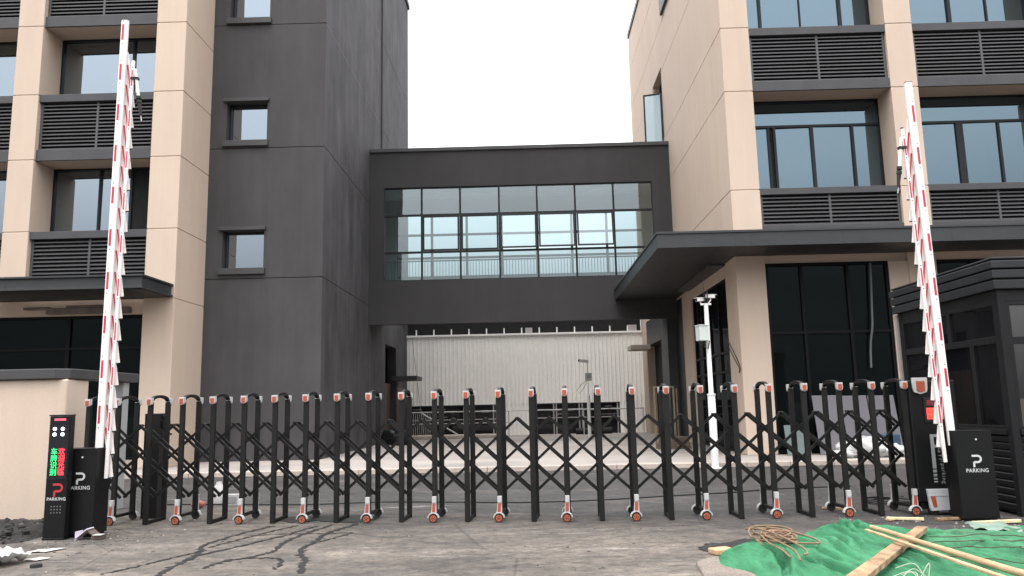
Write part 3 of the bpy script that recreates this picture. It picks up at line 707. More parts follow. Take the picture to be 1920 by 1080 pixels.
# ================================================================ retractable gate
gate = thing('sliding_gate', 'black folding lattice gate on small orange wheels across the entrance', 'gate', (0, 10.4, 0))
WX = [-5.74, -4.81, -3.93, -3.06, -2.18, -1.28, -.41, .47, 1.36, 2.25, 3.15, 4.08, 4.935]
FX = [WX[0]-.43]
for a, b in zip(WX[:-1], WX[1:]): FX += [a, (a+b)/2]
FX += [WX[-1]]                                            # index 0 plain, odd = wheeled
ctrl = [(-6.4, 10.88), (-4.8, 10.79), (-3.06, 10.70), (-1.28, 10.57), (.47, 10.40), (2.25, 10.34), (4.08, 10.38), (5.3, 10.42)]
def gy(x):
    for (xa, ya), (xb, yb) in zip(ctrl[:-1], ctrl[1:]):
        if x <= xb: return ya+(yb-ya)*(x-xa)/(xb-xa)
    return ctrl[-1][1]
def gdir(x):
    t = Vector((.8, gy(x+.4)-gy(x-.4), 0)).normalized(); return t, Vector((-t.y, t.x, 0))
DG = .47                                                  # front post to rear post
def gp_(x, u, z, v=0):                                    # point on the gate: at x along, u behind the front, v sideways
    t, n = gdir(x); return Vector((x, gy(x)+.06, z)) + n*u + t*v
def make_frame(i, x):
    wheeled = i % 2 == 1
    t, n = gdir(x); Z = Vector((0, 0, 1)); zb = .085 if wheeled else .005
    q = MB()
    for u in (0, DG):
        c = gp_(x, u, (zb+1.66)/2); q.obox(c, t*.034, n*.024, Z*(1.66-zb)/2)
    q.obox(gp_(x, DG/2, zb+.022), t*.022, n*(DG/2-.025), Z*.02)
    arch = [gp_(x, DG/2-math.cos(a)*(DG/2-.02), 1.675+math.sin(a)*.062) for a in [math.pi*j/12 for j in range(13)]]
    for a, b in zip(arch[:-1], arch[1:]): q.bar(a, b+(b-a)*.15, .040, .050, t)
    fr = q.build('gate_frame', GATE, gate, bevel=.006)
    for u, sg in ((-.028, -1), (DG+.028, 1)):
        q = MB(); o = gp_(x, u, 1.615)
        q.prism([(-.038, .03), (-.031, .005), (0, -.008), (.031, .005), (.038, .03), (.038, .10), (-.038, .10)], o-n*(sg*.03), t, Z, n*(sg*.06))
        q.prism([(-.026, .02), (-.02, 0), (0, -.006), (.02, 0), (.026, .02), (.026, .075), (-.026, .075)], o+n*(sg*.0302)+Z*.005, t, Z, n*(sg*.006), 1)
        q.build('reflector_cap', [CAPW, ORANGE], fr, bevel=.004)
    if wheeled:
        for u, sg in ((-.05, -1), (DG+.05, 1)):
            q = MB(); o = gp_(x, u, 0)
            q.obox(o+Z*.295+n*(-sg*.006), t*.028, n*.026, Z*.04)
            q.prism([(-.028, .255), (.028, .255), (.03, .13), (-.045, .10)], o-n*(sg*.02), t, Z, n*(sg*.03))
            q.prism([(-.022, .245), (.018, .245), (.014, .135), (-.03, .13)], o+n*(sg*.0102), t, Z, n*(sg*.006), 1)
            cen = o+t*(-.012)+Z*.056
            for j in range(9):
                a0, a1 = math.radians(5+j*19), math.radians(5+(j+1)*19)
                p0, p1 = cen+(t*math.cos(a0)+Z*math.sin(a0))*.071, cen+(t*math.cos(a1)+Z*math.sin(a1))*.071
                q.bar(p0, p1+(p1-p0)*.1, .055, .013, n.cross((p1-p0).normalized()))
            q.build('wheel_bracket', [CAPW, ORANGE], fr, bevel=.003)
            q = MB(); q.cyl(cen-n*(sg*.016), cen+n*(sg*.016), .055, 20, 0); q.cyl(cen+n*(sg*.0162), cen+n*(sg*.021), .041, 18, 1)
            for j in range(5):
                a = j*2*math.pi/5+.3*i; c = cen+(t*math.cos(a)+Z*math.sin(a))*.025+n*(sg*.0212); q.cyl(c, c+n*(sg*.001), .008, 8, 0)
            q.cyl(cen+n*(sg*.0212), cen+n*(sg*.024), .010, 10, 0)
            q.build('wheel', [RUBBER, HUB], fr)
for i, x in enumerate(FX): make_frame(i, x)
def fxat(f):
    f = min(max(f, 0), len(FX)-1); i = min(int(f), len(FX)-2); return FX[i]+(FX[i+1]-FX[i])*(f-i)
ZT, ZB, nF = 1.335, .345, len(FX)
for layer, us in (('down', (.155, .315)), ('up', (.235,))):
    for u in us:
        for kk in range(-3, nF+2):
            f0, f1 = (kk+.5, kk+3.0) if layer == 'down' else (kk+.5, kk-2.0)
            lo, hi = min(f0, f1), max(f0, f1); a, b = max(lo, 0), min(hi, nF-1)
            if b-a < .4: continue
            zz = lambda f: ZT-(ZT-ZB)*(abs(f-f0)/2.5)
            q = MB(); seg = [a]+[j for j in range(math.ceil(a+1e-6), math.floor(b-1e-6)+1)]+[b]
            P = [gp_(fxat(f), u, zz(f)) for f in seg]
            for p0, p1 in zip(P[:-1], P[1:]): q.bar(p0, p1+(p1-p0)*.004, .036, .018, gdir(p0.x)[1])
            if lo >= 0 or layer == 'down':
                f = f0
                if a <= f <= b and u != .315:
                    c = gp_(fxat(f), u, zz(f)); n = gdir(c.x)[1]; q.cyl(c-n*.03, c+n*.09, .017, 10)
            for f in seg[1:-1]:
                c = gp_(fxat(f), u, zz(f)); n = gdir(c.x)[1]
                if u != .235: q.cyl(c-n*.018, c+n*.018, .013, 8)
            q.build('scissor_bar', GATE, gate)
# drive head at the right end
hx0, hx1, hy0, hy1 = 5.045, 5.60, 10.43, 10.72
hl = 4.985
q = MB(); q.box(hl, hx1, hy0, hy1, .16, 1.72); q.box(hl+.05, hx1-.05, hy0+.04, hy1-.04, .07, .158)
hd = q.build('drive_head', CABB, gate, bevel=.02)
q = MB(); Zv = Vector((0, 0, 1))
q.prism([(-.095, .03), (-.08, -.02), (0, -.045), (.08, -.02), (.095, .03), (.10, .17), (-.10, .17)], (hx0+.085, hy0-.001, 1.585), (1, 0, 0), (0, 0, 1), (0, -.03, 0))
q.prism([(-.056, .02), (-.05, -.005), (0, -.02), (.05, -.005), (.056, .02), (.056, .125), (-.056, .125)], (hx0+.09, hy0-.0312, 1.585), (1, 0, 0), (0, 0, 1), (0, -.008, 0), 1)
q.build('reflector_cap', [CAPW, ORANGE], hd, bevel=.006)
q = MB(); q.box(hx0+0.115, hx0+0.385, hy0-.012, hy0-.0005, 1.17, 1.50); q.build('display_bezel', FRAME, hd, bevel=.005)
q = MB(); q.box(hx0+0.145, hx0+0.355, hy0-.014, hy0-.0125, 1.215, 1.36); q.build('display_screen', LEDS, hd)
q = MB()
for r in range(2):
    for c in range(4): x = hx0+0.160+c*.048; z = 1.235+r*.062; q.box(x, x+.034, hy0-.0155, hy0-.0145, z, z+.01, 0); q.box(x+.012, x+.02, hy0-.0155, hy0-.0145, z+.012, z+.042, 0)
q.build('display_digits', mat('dim_red', (.12, .006, .006), .5), hd)
q = MB(); q.box(hx0+0.145, hx0+0.355, hy0-.014, hy0-.0125, 1.385, 1.47); q.build('display_label', mat('dark_red_panel', (.055, .008, .012), .5), hd)
text_obj('8888', .085, REDP, hd, (hx0+0.245, hy0-.0145, 1.428), (1, 0, 0), (0, 0, 1), 'display_digits')
q = MB(); yq = hy0-.003
q.box(hx0+0.160, hx0+0.207, yq, hy0-.0006, .585, 1.02); q.box(hx0+0.207, hx0+0.385, yq, hy0-.0006, .985, 1.02); q.box(hx0+0.207, hx0+0.385, yq, hy0-.0006, .85, .885)
for i, (z, h) in enumerate(((.535, .036), (.487, .03), (.445, .022), (.41, .017))): q.box(hx0+0.160, hx0+0.207, yq, hy0-.0006, z, z+h)
q.build('logo', DPRINT, hd)
text_obj('GYi', .085, DPRINT, hd, (hx0+0.270, hy0-.001, .77), (0, 0, -1), (1, 0, 0), 'lettering', spacing=1.25)
text_obj('Tparking', .075, DPRINT, hd, (hx0+0.290, hy0-.001, .545), (0, 0, -1), (1, 0, 0), 'lettering', spacing=1.15)
q = MB(); q.prism([(0, .33), (.52, .33), (.52, .08), (.03, .06), (.02, .10)], (hx0+.04, hy0-.05, 0), (1, 0, 0), (0, 0, 1), (0, .045, 0)); q.box(hx0+.05, hx0+.55, hy0-.056, hy0-.0505, .245, .255)
q.prism([(0, .13), (.06, .13), (.075, 0), (.025, 0)], (hx0+.07, hy0-.0502, .11), (1, 0, 0), (0, 0, 1), (0, -.006, 0), 1)
q.prism([(.03, .13), (.085, .13), (.07, 0), (.02, 0)], (hx0+.38, hy0-.0502, .11), (1, 0, 0), (0, 0, 1), (0, -.006, 0), 1)
q.build('bumper', [mat('silver_plastic', (.46, .46, .47), .35, .06, 4), ORANGE], hd, bevel=.008)
q = MB()
for x in (hx0+.13, hx0+.40):
    q.cyl((x, hy0+.0, .065), (x, hy0+.06, .065), .064, 18)
q.build('drive_wheel', RUBBER, hd)
settle(gate)

# ================================================================ boom barriers
def barrier(label, x, y, xt, boom_top, bar_top, sgn, box, first, logo_x, foot_len):
    """sgn: side on which the lower fence bar hangs"""
    r = thing('boom_barrier', label, 'barrier', (x, y, 0), 'raised boom barriers at the two ends of the gate')
    bx0, bx1, by0, by1 = box
    q = MB(); q.box(bx0, bx1, by0, by1, .03, 1.07); q.box(bx0+.02, bx1-.02, by0+.02, by1-.02, 0, .03)
    q.box(bx0-.006, bx1+.006, by0-.006, by1+.006, 1.071, 1.083)
    cb = q.build('cabinet', CABB, r, bevel=.01)
    q = MB(); p_logo(q, (logo_x, by0, .715), (1, 0, 0), (0, 0, 1), .145); q.build('logo', WPRINT, cb)
    text_obj('PARKING', .062, WPRINT, cb, (logo_x+.0, by0-.001, .60), (1, 0, 0), (0, 0, 1), 'lettering', spacing=1.08, bold=.012)
    q = MB(); q.cyl((logo_x+.02, by0-.001, .975), (logo_x+.02, by0-.008, .975), .011, 12); q.build('keyhole', WPRINT, cb)
    base = Vector((x, y, .9)); top = Vector((xt, y, boom_top)); d = (top-base).normalized(); side = Vector((0, 1, 0)).cross(d).normalized()
    if side.x < 0: side = -side
    fr = Vector((0, -1, 0))
    prof = [(-.048, -.014), (-.034, -.028), (.034, -.028), (.048, -.014), (.048, .014), (.034, .028), (-.034, .028), (-.048, .014)]
    q = MB(); q.prism(prof, base, side, fr, top-base)
    off = .012*-sgn
    L = (top-base).length; zs_ = first-.9
    reds = []
    while zs_ > .35:
        q.obox(base+d*zs_+side*off*1.0+fr*.0285, d*.115, side*.0155, fr*.0012, 1); reds.append(zs_)
        for e in (.165, -.165): c = base+d*(zs_+e)+side*off+fr*.0285; q.cyl(c, c+fr*.003, .007, 8, 2)
        zs_ -= .58
    q.obox(top+d*.004, side*.047, fr*.027, d*.004, 2)
    bo = q.build('boom', [BOOMW, RED, RUBBER], r, bevel=.003)
    # hanging fence bar, folded up beside the boom
    t_off = lambda z: (.112+.045*(z/boom_top))*sgn
    bp0 = base+d*(-.2)+side*t_off(.7); ztop = bar_top-.9; bp1 = base+d*ztop+side*t_off(bar_top); bd = (bp1-bp0).normalized(); bs = Vector((0, 1, 0)).cross(bd).normalized()
    q = MB(); q.obox((bp0+bp1)/2+fr*.012, bd*(bp1-bp0).length/2, bs*.019, fr*.014); LL = (bp1-bp0).length; s_ = LL-.25; i = 0
    while s_ > .2:
        q.obox(bp0+bd*s_+fr*.0268, bd*.115, bs*.010, fr*.0012, 1)
        for e in (.15, -.15): c = bp0+bd*(s_+e)+fr*.0265; q.cyl(c, c+fr*.003, .007, 8, 2)
        s_ -= .58
    q.cyl(bp1+bd*.0, bp1+bd*.02, .02, 10, 2)
    q.build('fence_bar', [BOOMW, RED, RUBBER], r, bevel=.002)
    # slats
    zc = bar_top+.15-.9; ang = math.radians(9.5)*sgn
    sd_ = (-d*math.cos(ang)+side*math.sin(ang)).normalized(); ss = Vector((0, 1, 0)).cross(sd_).normalized()
    while zc > .55:
        ln = .82; p0 = base+d*zc+side*(.02*sgn)+fr*(-.036)
        q = MB(); q.obox(p0+sd_*ln/2, sd_*ln/2, ss*.026, fr*.006)
        q.obox(p0+sd_*.36+fr*.0066, sd_*.17, ss*.012, fr*.001, 1)
        e_ = p0+sd_*(ln+.006); q.obox(e_, sd_*.006, ss*.024, fr*.008, 2)
        q.build('slat', [BOOMW, RED, RUBBER], r)
        zc -= .29
    # folded support foot
    a = bp1-bd*.12+side*(.03*sgn)+fr*.01; dd = (-d+side*.17*sgn).normalized()
    q = MB(); q.tube([a, a+dd*.12, a+dd*.42], .02, 10); q.cyl(a+dd*.40, a+dd*.44, .034, 12, 1); q.cyl(a+dd*.46, a+dd*.50, .034, 12, 1); q.cyl(a+dd*.50, a+dd*.68, [.028, .018], 10, 1); q.cyl(a+dd*.68, a+dd*.76, .007, 8, 2)
    q.obox(a+dd*.14-side*.02*sgn, side*.05, fr*.03, d*.016, 1)
    q.build('support_foot', [BOOMW, RUBBER, RAIL], r)
    settle(r); return r
barrier('raised red and white boom barrier beside the parking kiosk and beige wall', -5.50, 10.02, -5.475, 6.90, 6.30, 1, (-5.91, -5.44, 9.86, 10.2), 6.72, -5.635, 1)
barrier('raised red and white boom barrier in front of the dark guard booth', 5.26, 10.0, 5.165, 5.66, 5.02, -1, (5.22, 5.67, 9.86, 10.14), 5.22, 5.455, 1)

# ================================================================ parking kiosk
ki = thing('parking_kiosk', 'slim black parking kiosk with red and green light-up writing', 'kiosk', (-5.8, 9.8, 0))
kx0, kx1, ky = -5.965, -5.70, 9.70
q = MB(); q.box(kx0, kx1, ky, ky+.1, .03, 1.49); q.box(kx0-.01, kx1+.006, ky-.008, ky+.105, 1.491, 1.51); q.box(kx0-.004, kx1+.004, ky-.005, ky+.104, 0, .03)
body = q.build('body', CABB, ki, bevel=.008)
q = MB(); q.box(kx0+.014, kx1-.014, ky-.004, ky-.0005, .72, 1.475); q.build('glass_panel', mat('kiosk_glass', (.006, .008, .012), .08, .1), body)
q = MB(); q.box(kx0+.065, kx1-.055, ky-.016, ky-.0045, 1.435, 1.462); q.build('status_lamp', LAMPR, body, bevel=.006)
for dx in (.075, .175):
    for z in (1.335, 1.268):
        q = MB(); q.cyl((kx0+dx, ky-.0045, z), (kx0+dx, ky-.012, z), .021, 14); q.build('lamp', LAMPW, body)
for ch, x, mm in (('车牌识别', kx0+.085, LEDG), ('欢迎光临', kx0+.178, LEDR)):
    for i, c in enumerate(ch): text_obj(c, .087, mm, body, (x, ky-.005, 1.055-i*.083), (1, 0, 0), (0, 0, 1), 'led_character', bold=.006)
q = MB(); p_logo(q, (kx0+.15, ky, .595), (1, 0, 0), (0, 0, 1), .155, dz=.004); q.build('logo', REDP, body)
text_obj('PARKING', .053, WPRINT, body, (kx0+.145, ky-.001, .487), (1, 0, 0), (0, 0, 1), 'lettering', spacing=1.1, bold=.012)
q = MB()
for r in range(3):
    for c in range(4): x, z = kx0+.09+c*.037, .325+r*.037; q.cyl((x, ky-.0005, z), (x, ky-.003, z), .0095, 10)
q.build('speaker_grille', DOT, body)
settle(ki)

# ================================================================ boundary wall with its lintel
bw = thing('boundary_wall', 'low beige boundary wall with grey coping at the left edge', 'wall', (-6.7, 11, 0))
q = MB(); q.box(-13, -6.57, 11.03, 11.6, -.1, 2.015); q.build('wall', BEIGE2, bw, bevel=.03)
q = MB(); q.prism([(-13, 10.96), (-6.72, 10.96), (-6.56, 11.08), (-6.53, 11.3), (-6.53, 13.0), (-6.80, 13.0), (-6.80, 11.55), (-13, 11.55)], (0, 0, 2.016), (1, 0, 0), (0, 1, 0), (0, 0, .145)); q.build('coping', TRIM, bw, bevel=.012)
q = MB(); q.box(-6.74, -6.58, 12.62, 12.8, 0, 2.014); q.build('post', mat('pale_post', (.30, .30, .30), .6, .08, 2), bw, bevel=.01)
settle(bw)
q = MB(); q.box(-5.66, -5.43, 11.5, 11.75, 0, 1.50); q.box(-5.43, -5.37, 11.55, 11.7, 1.42, 1.48); q.box(-5.43, -5.36, 11.55, 11.7, 1.28, 1.38); q.box(-5.43, -5.30, 11.6, 11.63, 1.18, 1.21)
q.build('equipment_post', BLACK, bevel=.01, label='square black equipment post just behind the left end of the gate', cat='post')

# ================================================================ guard booth
gb = thing('guard_booth', 'dark grey guard booth with ribbed eaves at the right edge', 'booth', (7, 11.5, 0))
X0, Y0, X9, Y9 = 6.09, 10.12, 9.5, 12.86
q = MB()
for i, (z0, z1, e) in enumerate(((2.86, 3.0, .06), (3.0, 3.13, .07), (3.13, 3.25, .08))):
    q.prism([(X0-e, Y0-e), (X9, Y0-e), (X9, Y9+e), (X0-e, Y9+e)], (0, 0, z0), (1, 0, 0), (0, 1, 0), (0, 0, z1-z0-.02))
    q.box(X0-.03, X9, Y0-.03, Y9+.03, z1-.021, z1+.001)
q.prism([(X0-.05, Y0-.05), (X9, Y0-.05), (X9, Y9+.05), (X0-.05, Y9+.05)], (0, 0, 3.252), (1, 0, 0), (0, 1, 0), (0, 0, .03))
EAVE = mat('eave_grey', (.017, .018, .020), .5, .2, 3, spec=.3)
q.build('eaves', EAVE, gb, bevel=.012)
BOOTH = mat('booth_grey', (.008, .008, .009), .45, .2, 3, spec=.25)
q = MB(); q.box(X0, X0+.1, Y0, Y0+.1, 0, 2.86); q.box(X0, X0+.08, Y9-.1, Y9, 0, 2.86); q.box(X9-.1, X9, Y0, Y0+.1, 0, 2.86); q.box(X0+.1, X9-.1, Y0+.01, Y0+.08, 2.70, 2.86); q.box(X0+.01, X0+.08, Y0+.1, Y9-.1, 2.72, 2.86)
q.box(X0-.02, X0+.1, Y0+.101, Y9-.1, 1.0, 1.07); q.box(X0+.1, X9-.1, Y0-.02, Y0+.09, 1.0, 1.07)
q.build('frame', BOOTH, gb, bevel=.008)
q = MB()
for i in range(10):
    z = .06+i*.094
    q.obox((X0+.03, (Y0+Y9)/2, z+.045), (0, (Y9-Y0)/2-.1, 0), (.014, 0, -.034), (.010, 0, .006)); q.obox(((X0+X9)/2, Y0+.03, z+.045), ((X9-X0)/2-.1, 0, 0), (0, .014, -.034), (0, .010, .006))
q.box(X0+.05, X9-.1, Y0+.05, Y9-.05, .03, 1.0, 1)
q.build('louvre_siding', [mat('siding_grey', (.016, .017, .018), .42, .2, 3, spec=.35), VOID], gb)
def booth_window(y0, y1, z0, z1, axis):
    q = MB(); f = .045
    if axis == 'x':
        q.box(X0+.005, X0+.07, y0, y0+f, z0, z1); q.box(X0+.005, X0+.07, y1-f, y1, z0, z1); q.box(X0+.006, X0+.068, y0+f, y1-f, z0, z0+f); q.box(X0+.006, X0+.068, y0+f, y1-f, z1-f, z1)
        P = [(X0+.04, y0+f, z0+f), (X0+.04, y1-f, z0+f), (X0+.04, y1-f, z1-f), (X0+.04, y0+f, z1-f)]; fc = (0, 3, 2, 1)
    else:
        q.box(y0, y0+f, Y0+.005, Y0+.07, z0, z1); q.box(y1-f, y1, Y0+.005, Y0+.07, z0, z1); q.box(y0+f, y1-f, Y0+.006, Y0+.068, z0, z0+f); q.box(y0+f, y1-f, Y0+.006, Y0+.068, z1-f, z1)
        P = [(y0+f, Y0+.04, z0+f), (y1-f, Y0+.04, z0+f), (y1-f, Y0+.04, z1-f), (y0+f, Y0+.04, z1-f)]; fc = (0, 1, 2, 3)
    o = q.build('window', BOOTH, gb, bevel=.004); MB().add(P, [fc]).build('pane', BOOTHG, o)
for a, b in ((Y0+.1, Y0+1.25), (Y0+1.25, Y9-.1)): booth_window(a, b, 2.22, 2.72, 'x')
for a, b in ((Y0+.1, Y0+.72), (Y0+.72, Y0+1.7), (Y0+1.7, Y9-.1)): booth_window(a, b, 1.07, 2.22, 'x')
for a, b in ((X0+.1, X0+1.3), (X0+1.3, X0+2.4)): booth_window(a, b, 2.2, 2.70, 'y'); booth_window(a, b, 1.07, 2.2, 'y')
B(X0+.1, X9, Y0+.12, Y9-.1, 1.0, 2.85).build('interior', VOID, gb)
q = MB(); q.box(X0-.035, X0+.02, Y9-.02, Y9+.05, .1, 2.84); q.build('corner_trim', mat('light_trim', (.26, .24, .21), .6), gb, bevel=.005)
settle(gb)

# ================================================================ green netting with wood and rope on it
def catmull(P, n=8, closed=True):
    out_ = []; m_ = len(P)
    for i in range(m_ if closed else m_-1):
        p0, p1, p2, p3 = (Vector(P[(i+j-1) % m_]) if closed else Vector(P[min(max(i+j-1, 0), m_-1)]) for j in range(4))
        for s in range(n):
            t = s/n; out_.append(.5*((2*p1)+(p2-p0)*t+(2*p0-5*p1+4*p2-p3)*t*t+(3*p1-p0-3*p2+p3)*t**3))
    if not closed: out_.append(Vector(P[-1]))
    return out_
net_edge = [(1.93, 8.02), (2.2, 8.3), (2.85, 8.78), (3.2, 9.15), (3.42, 9.32), (3.58, 9.2), (3.72, 9.4), (3.95, 9.05), (4.5, 8.95), (5.0, 8.8), (5.6, 8.9), (6.1, 8.3), (6.3, 7.2), (5.9, 6.0), (4.8, 5.55), (3.3, 5.5), (2.2, 5.6), (1.85, 6.1), (1.70, 6.55), (1.83, 7.0), (1.68, 7.35), (1.74, 7.75)]
E_ = catmull(net_edge, 26); cN = Vector((3.8, 7.2)); NR = 190
CREASE = [
[(2.74, 8.22), (2.83, 7.89), (2.79, 7.32), (2.84, 6.99)],
[(2.53, 7.75), (2.57, 7.34), (2.63, 6.91)],
[(2.85, 8.46), (2.97, 8.01), (2.89, 7.24)],
[(3.03, 8.86), (3.15, 8.58), (3.13, 8.04), (3.04, 7.45)],
[(2.36, 7.36), (2.4, 6.87), (2.48, 6.55), (2.48, 6.37)],
[(2.44, 7.21), (2.45, 6.67), (2.41, 6.38)],
[(3.54, 9.21), (3.46, 8.65), (3.55, 8.48)],
[(3.41, 7.66), (3.4, 7.19), (3.39, 6.78)],
[(3.02, 6.94), (3.03, 6.56), (2.98, 6.33)],
[(2.18, 7.46), (2.13, 6.82), (2.05, 6.46)],
[(2.14, 7.87), (2.19, 7.31), (2.06, 6.7), (1.99, 6.41)],
[(3.45, 9.34), (3.38, 8.82), (3.18, 8.03)],
[(3.77, 8.25), (4.01, 8.13), (4.48, 8.27)],
[(3.73, 7.71), (3.92, 7.52), (4.21, 7.42)],
[(3.53, 7.18), (3.6, 6.7), (3.6, 6.28)],
]
CREASE = [(L_, .055+.03*rnd.random(), min(p[0] for p in L_)-.2, max(p[0] for p in L_)+.2, min(p[1] for p in L_)-.2, max(p[1] for p in L_)+.2) for L_ in CREASE]
def net_h(x, y, d):
    base = .10*(1-math.exp(-d/.09)) + .05*(1-math.exp(-d/.5))
    left = math.exp(-((x-2.05)/.35)**2-((y-7.75)/.5)**2)*.055
    hump = math.exp(-((x-3.5)/.4)**2-((y-9.1)/.3)**2)*.02
    # folds run towards the camera, fanning a little
    u = -y+.15*x; v = x+.16*(y-8)+.05*(x-3)*(y-8)
    v2 = v+.22*mnoise.noise(Vector((u*.8, v*.8, 3)))
    amp = max(.15, .75+.9*mnoise.noise(Vector((x*.8, y*.8, 11))))
    rid = max(0, 1-abs(mnoise.noise(Vector((u*.55, v2*3.4, 0))))*3.2)
    rid2 = max(0, 1-abs(mnoise.noise(Vector((u*1.0+7, v2*7.0, 5))))*3.0)
    rid3 = max(0, 1-abs(mnoise.noise(Vector((u*2.6+3, v2*4.5, 15))))*3.0)
    f = (.045*amp*rid**1.5+.022*amp*rid2**1.3+.012*rid3)*(1-math.exp(-d/.10))
    wx, wy = x+.05*mnoise.noise(Vector((x*3, y*3, 21))), y+.05*mnoise.noise(Vector((x*3, y*3, 25)))
    k_ = 1-math.exp(-d/.12)
    for L_, dp, x0_, x1_, y0_, y1_ in CREASE:
        if not (x0_ < wx < x1_ and y0_ < wy < y1_): continue
        best, sg, tt = 9, 1, 0; n_ = len(L_)-1
        for i_ in range(n_):
            ax_, ay_ = L_[i_]; bx_, by_ = L_[i_+1]; ex, ey = bx_-ax_, by_-ay_
            t_ = min(1, max(0, ((wx-ax_)*ex+(wy-ay_)*ey)/(ex*ex+ey*ey))); dx, dy = wx-ax_-ex*t_, wy-ay_-ey*t_; q_ = math.hypot(dx, dy)
            if q_ < best: best, sg, tt = q_, (1 if ex*dy-ey*dx > 0 else -1), (i_+t_)/n_
        fade = min(1, tt*5, (1-tt)*5)
        f += k_*fade*dp*.68*(.9*math.exp(-((best*sg-.055)/.045)**2)-1.0*math.exp(-(best/.020)**2)+.35*math.exp(-((best*sg+.06)/.05)**2))
    f += .008*mnoise.noise(Vector((x*9, y*9, 2)))+.004*mnoise.noise(Vector((x*24, y*24, 7)))
    return max(.006, base+left+hump+f-.03)
q = MB(); vs = []; nA = len(E_)
for i in range(NR+1):
    r = (i/NR)**.8
    for e in E_:
        jit = 1+.008*mnoise.noise(Vector((e.x*6, e.y*6, 1)))*r
        p = cN+(e-cN)*r*jit; d = (e-cN).length*(1-r)
        vs.append((p.x, p.y, net_h(p.x, p.y, d) if i < NR else .004))
q.add(vs, [(i*nA+j, (i+1)*nA+j, (i+1)*nA+(j+1) % nA, i*nA+(j+1) % nA) for i in range(NR) for j in range(nA)], 0, True)
q.build('green_netting', NET, label='crumpled green mesh netting spread over the ground on the right', cat='netting')
q = MB(); q.tube(catmull([(9.27, 20.84, 5.1), (9.24, 20.83, 4.5), (9.20, 20.84, 3.75), (9.17, 20.82, 3.4), (9.09, 20.84, 2.9), (9.05, 20.84, 2.3)], 8, False), .03, 8); q.build('hanging_hose', mat('grey_hose', (.10, .105, .105), .6), label='grey hose hanging down in front of the dark right-hand glazing', cat='hose')
# plank
def rough_plank(p, q_, w0, w1, th, name, material, label, seed=0):
    p, q_ = Vector(p), Vector(q_); d = (q_-p); up = Vector((0, 0, 1)); side = d.cross(up).normalized(); up = side.cross(d.normalized())
    mb = MB(); n = 26; vs = []
    for i in range(n+1):
        t = i/n; w_ = w0+(w1-w0)*t; c = p+d*t
        for a, b in ((-1, -1), (1, -1), (1, 1), (-1, 1)):
            j = mnoise.noise(Vector((i*.5+seed, a*2, b*3)))*.14
            vs.append(c+side*a*w_/2*(1+j)+up*b*th/2*(1+j*1.2))
    mb.add(vs, [(i*4+j, i*4+(j+1) % 4, i*4+4+(j+1) % 4, i*4+4+j) for i in range(n) for j in range(4)])
    mb.add(vs[:4], [(3, 2, 1, 0)]); mb.add(vs[-4:], [(0, 1, 2, 3)])
    return mb.build(name, material, bevel=.004, label=label, cat='plank')
rough_plank((3.90, 8.15, .20), (2.02, 5.45, .23), .095, .135, .045, 'wooden_plank', BARK, 'rough barky plank lying across the green netting beneath the poles')
def bamboo(p, q_, r0, r1, label, seed):
    p, q_ = Vector(p), Vector(q_); n = 60; pts = []; rr = []
    L = (q_-p).length
    for i in range(n+1):
        t = i/n; o = Vector((mnoise.noise(Vector((t*3, seed, 0))), mnoise.noise(Vector((t*3, seed, 9))), mnoise.noise(Vector((t*3, seed, 5)))))*.02
        pts.append(p+(q_-p)*t+o); node = math.exp(-(((t*L+seed*.1) % .42-.2)/.012)**2); rr.append((r0+(r1-r0)*t)*(1+.13*node))
    mb = MB(); mb.tube(pts, rr, 14); return mb.build('wooden_pole', BAMBOO, label=label, cat='pole', group='poles lying on the netting')
bamboo((3.26, 7.82, .275), (3.36, 4.9, .30),   .021, .029, 'thick round pale pole lying on the green netting', 1)
rough_plank((3.17, 7.72, .265), (3.22, 4.9, .275), .030, .05, .022, 'wooden_batten', WOOD, 'thin pale batten lying close alongside the round pole', 4)
# rope heap
q = MB(); rr_ = random.Random(3)
for kx in range(11):
    c = Vector((2.26+rr_.uniform(-.10, .16), 7.95+rr_.uniform(-.18, .18), 0)); a0 = rr_.random()*6.28; pts = []
    nn = 24; ra, rb_ = rr_.uniform(.05, .17), rr_.uniform(.10, .30); tl = rr_.uniform(-.5, .5)
    for i in range(nn):
        a = a0+i*2*math.pi/nn*1.5; X_ = math.cos(a)*ra*(1+.45*mnoise.noise(Vector((i*.25, kx, 0)))); Y_ = math.sin(a)*rb_*(1+.45*mnoise.noise(Vector((i*.25, kx, 4))))
        pts.append((c.x+X_*math.cos(tl)-Y_*math.sin(tl), c.y+X_*math.sin(tl)+Y_*math.cos(tl), .17+.008*kx+.04*mnoise.noise(Vector((i*.3, kx, 8)))))
    q.tube(catmull(pts, 3, False), .0105, 8)
for P in ([(2.05, 8.35, .24), (2.12, 7.95, .29), (2.25, 7.5, .27), (2.33, 7.1, .23), (2.30, 6.85, .215), (2.24, 6.8, .21)],
          [(2.3, 8.3, .26), (2.5, 8.1, .25), (2.68, 7.75, .22), (2.66, 7.45, .215), (2.5, 7.4, .22), (2.38, 7.5, .22), (2.46, 7.8, .24)],
          [(2.12, 7.75, .25), (2.17, 7.35, .24), (2.19, 7.0, .23), (2.16, 6.75, .22), (2.12, 6.55, .20)], [(2.08, 7.8, .25), (2.03, 7.3, .24), (2.06, 6.95, .23), (2.05, 6.65, .21)],
          [(1.98, 7.85, .22), (2.02, 8.1, .26), (2.2, 8.4, .26), (2.5, 8.45, .25), (2.6, 8.2, .24)]):
    q.tube(catmull(P, 8, False), .0105, 8)
RC = Vector((2.24, 7.95, .2)); q.v = [tuple(RC+Vector(((a-RC.x)*.78+.06, (b-RC.y)*.8-.10, (c-RC.z)*.9-.01))) for a, b, c in q.v]
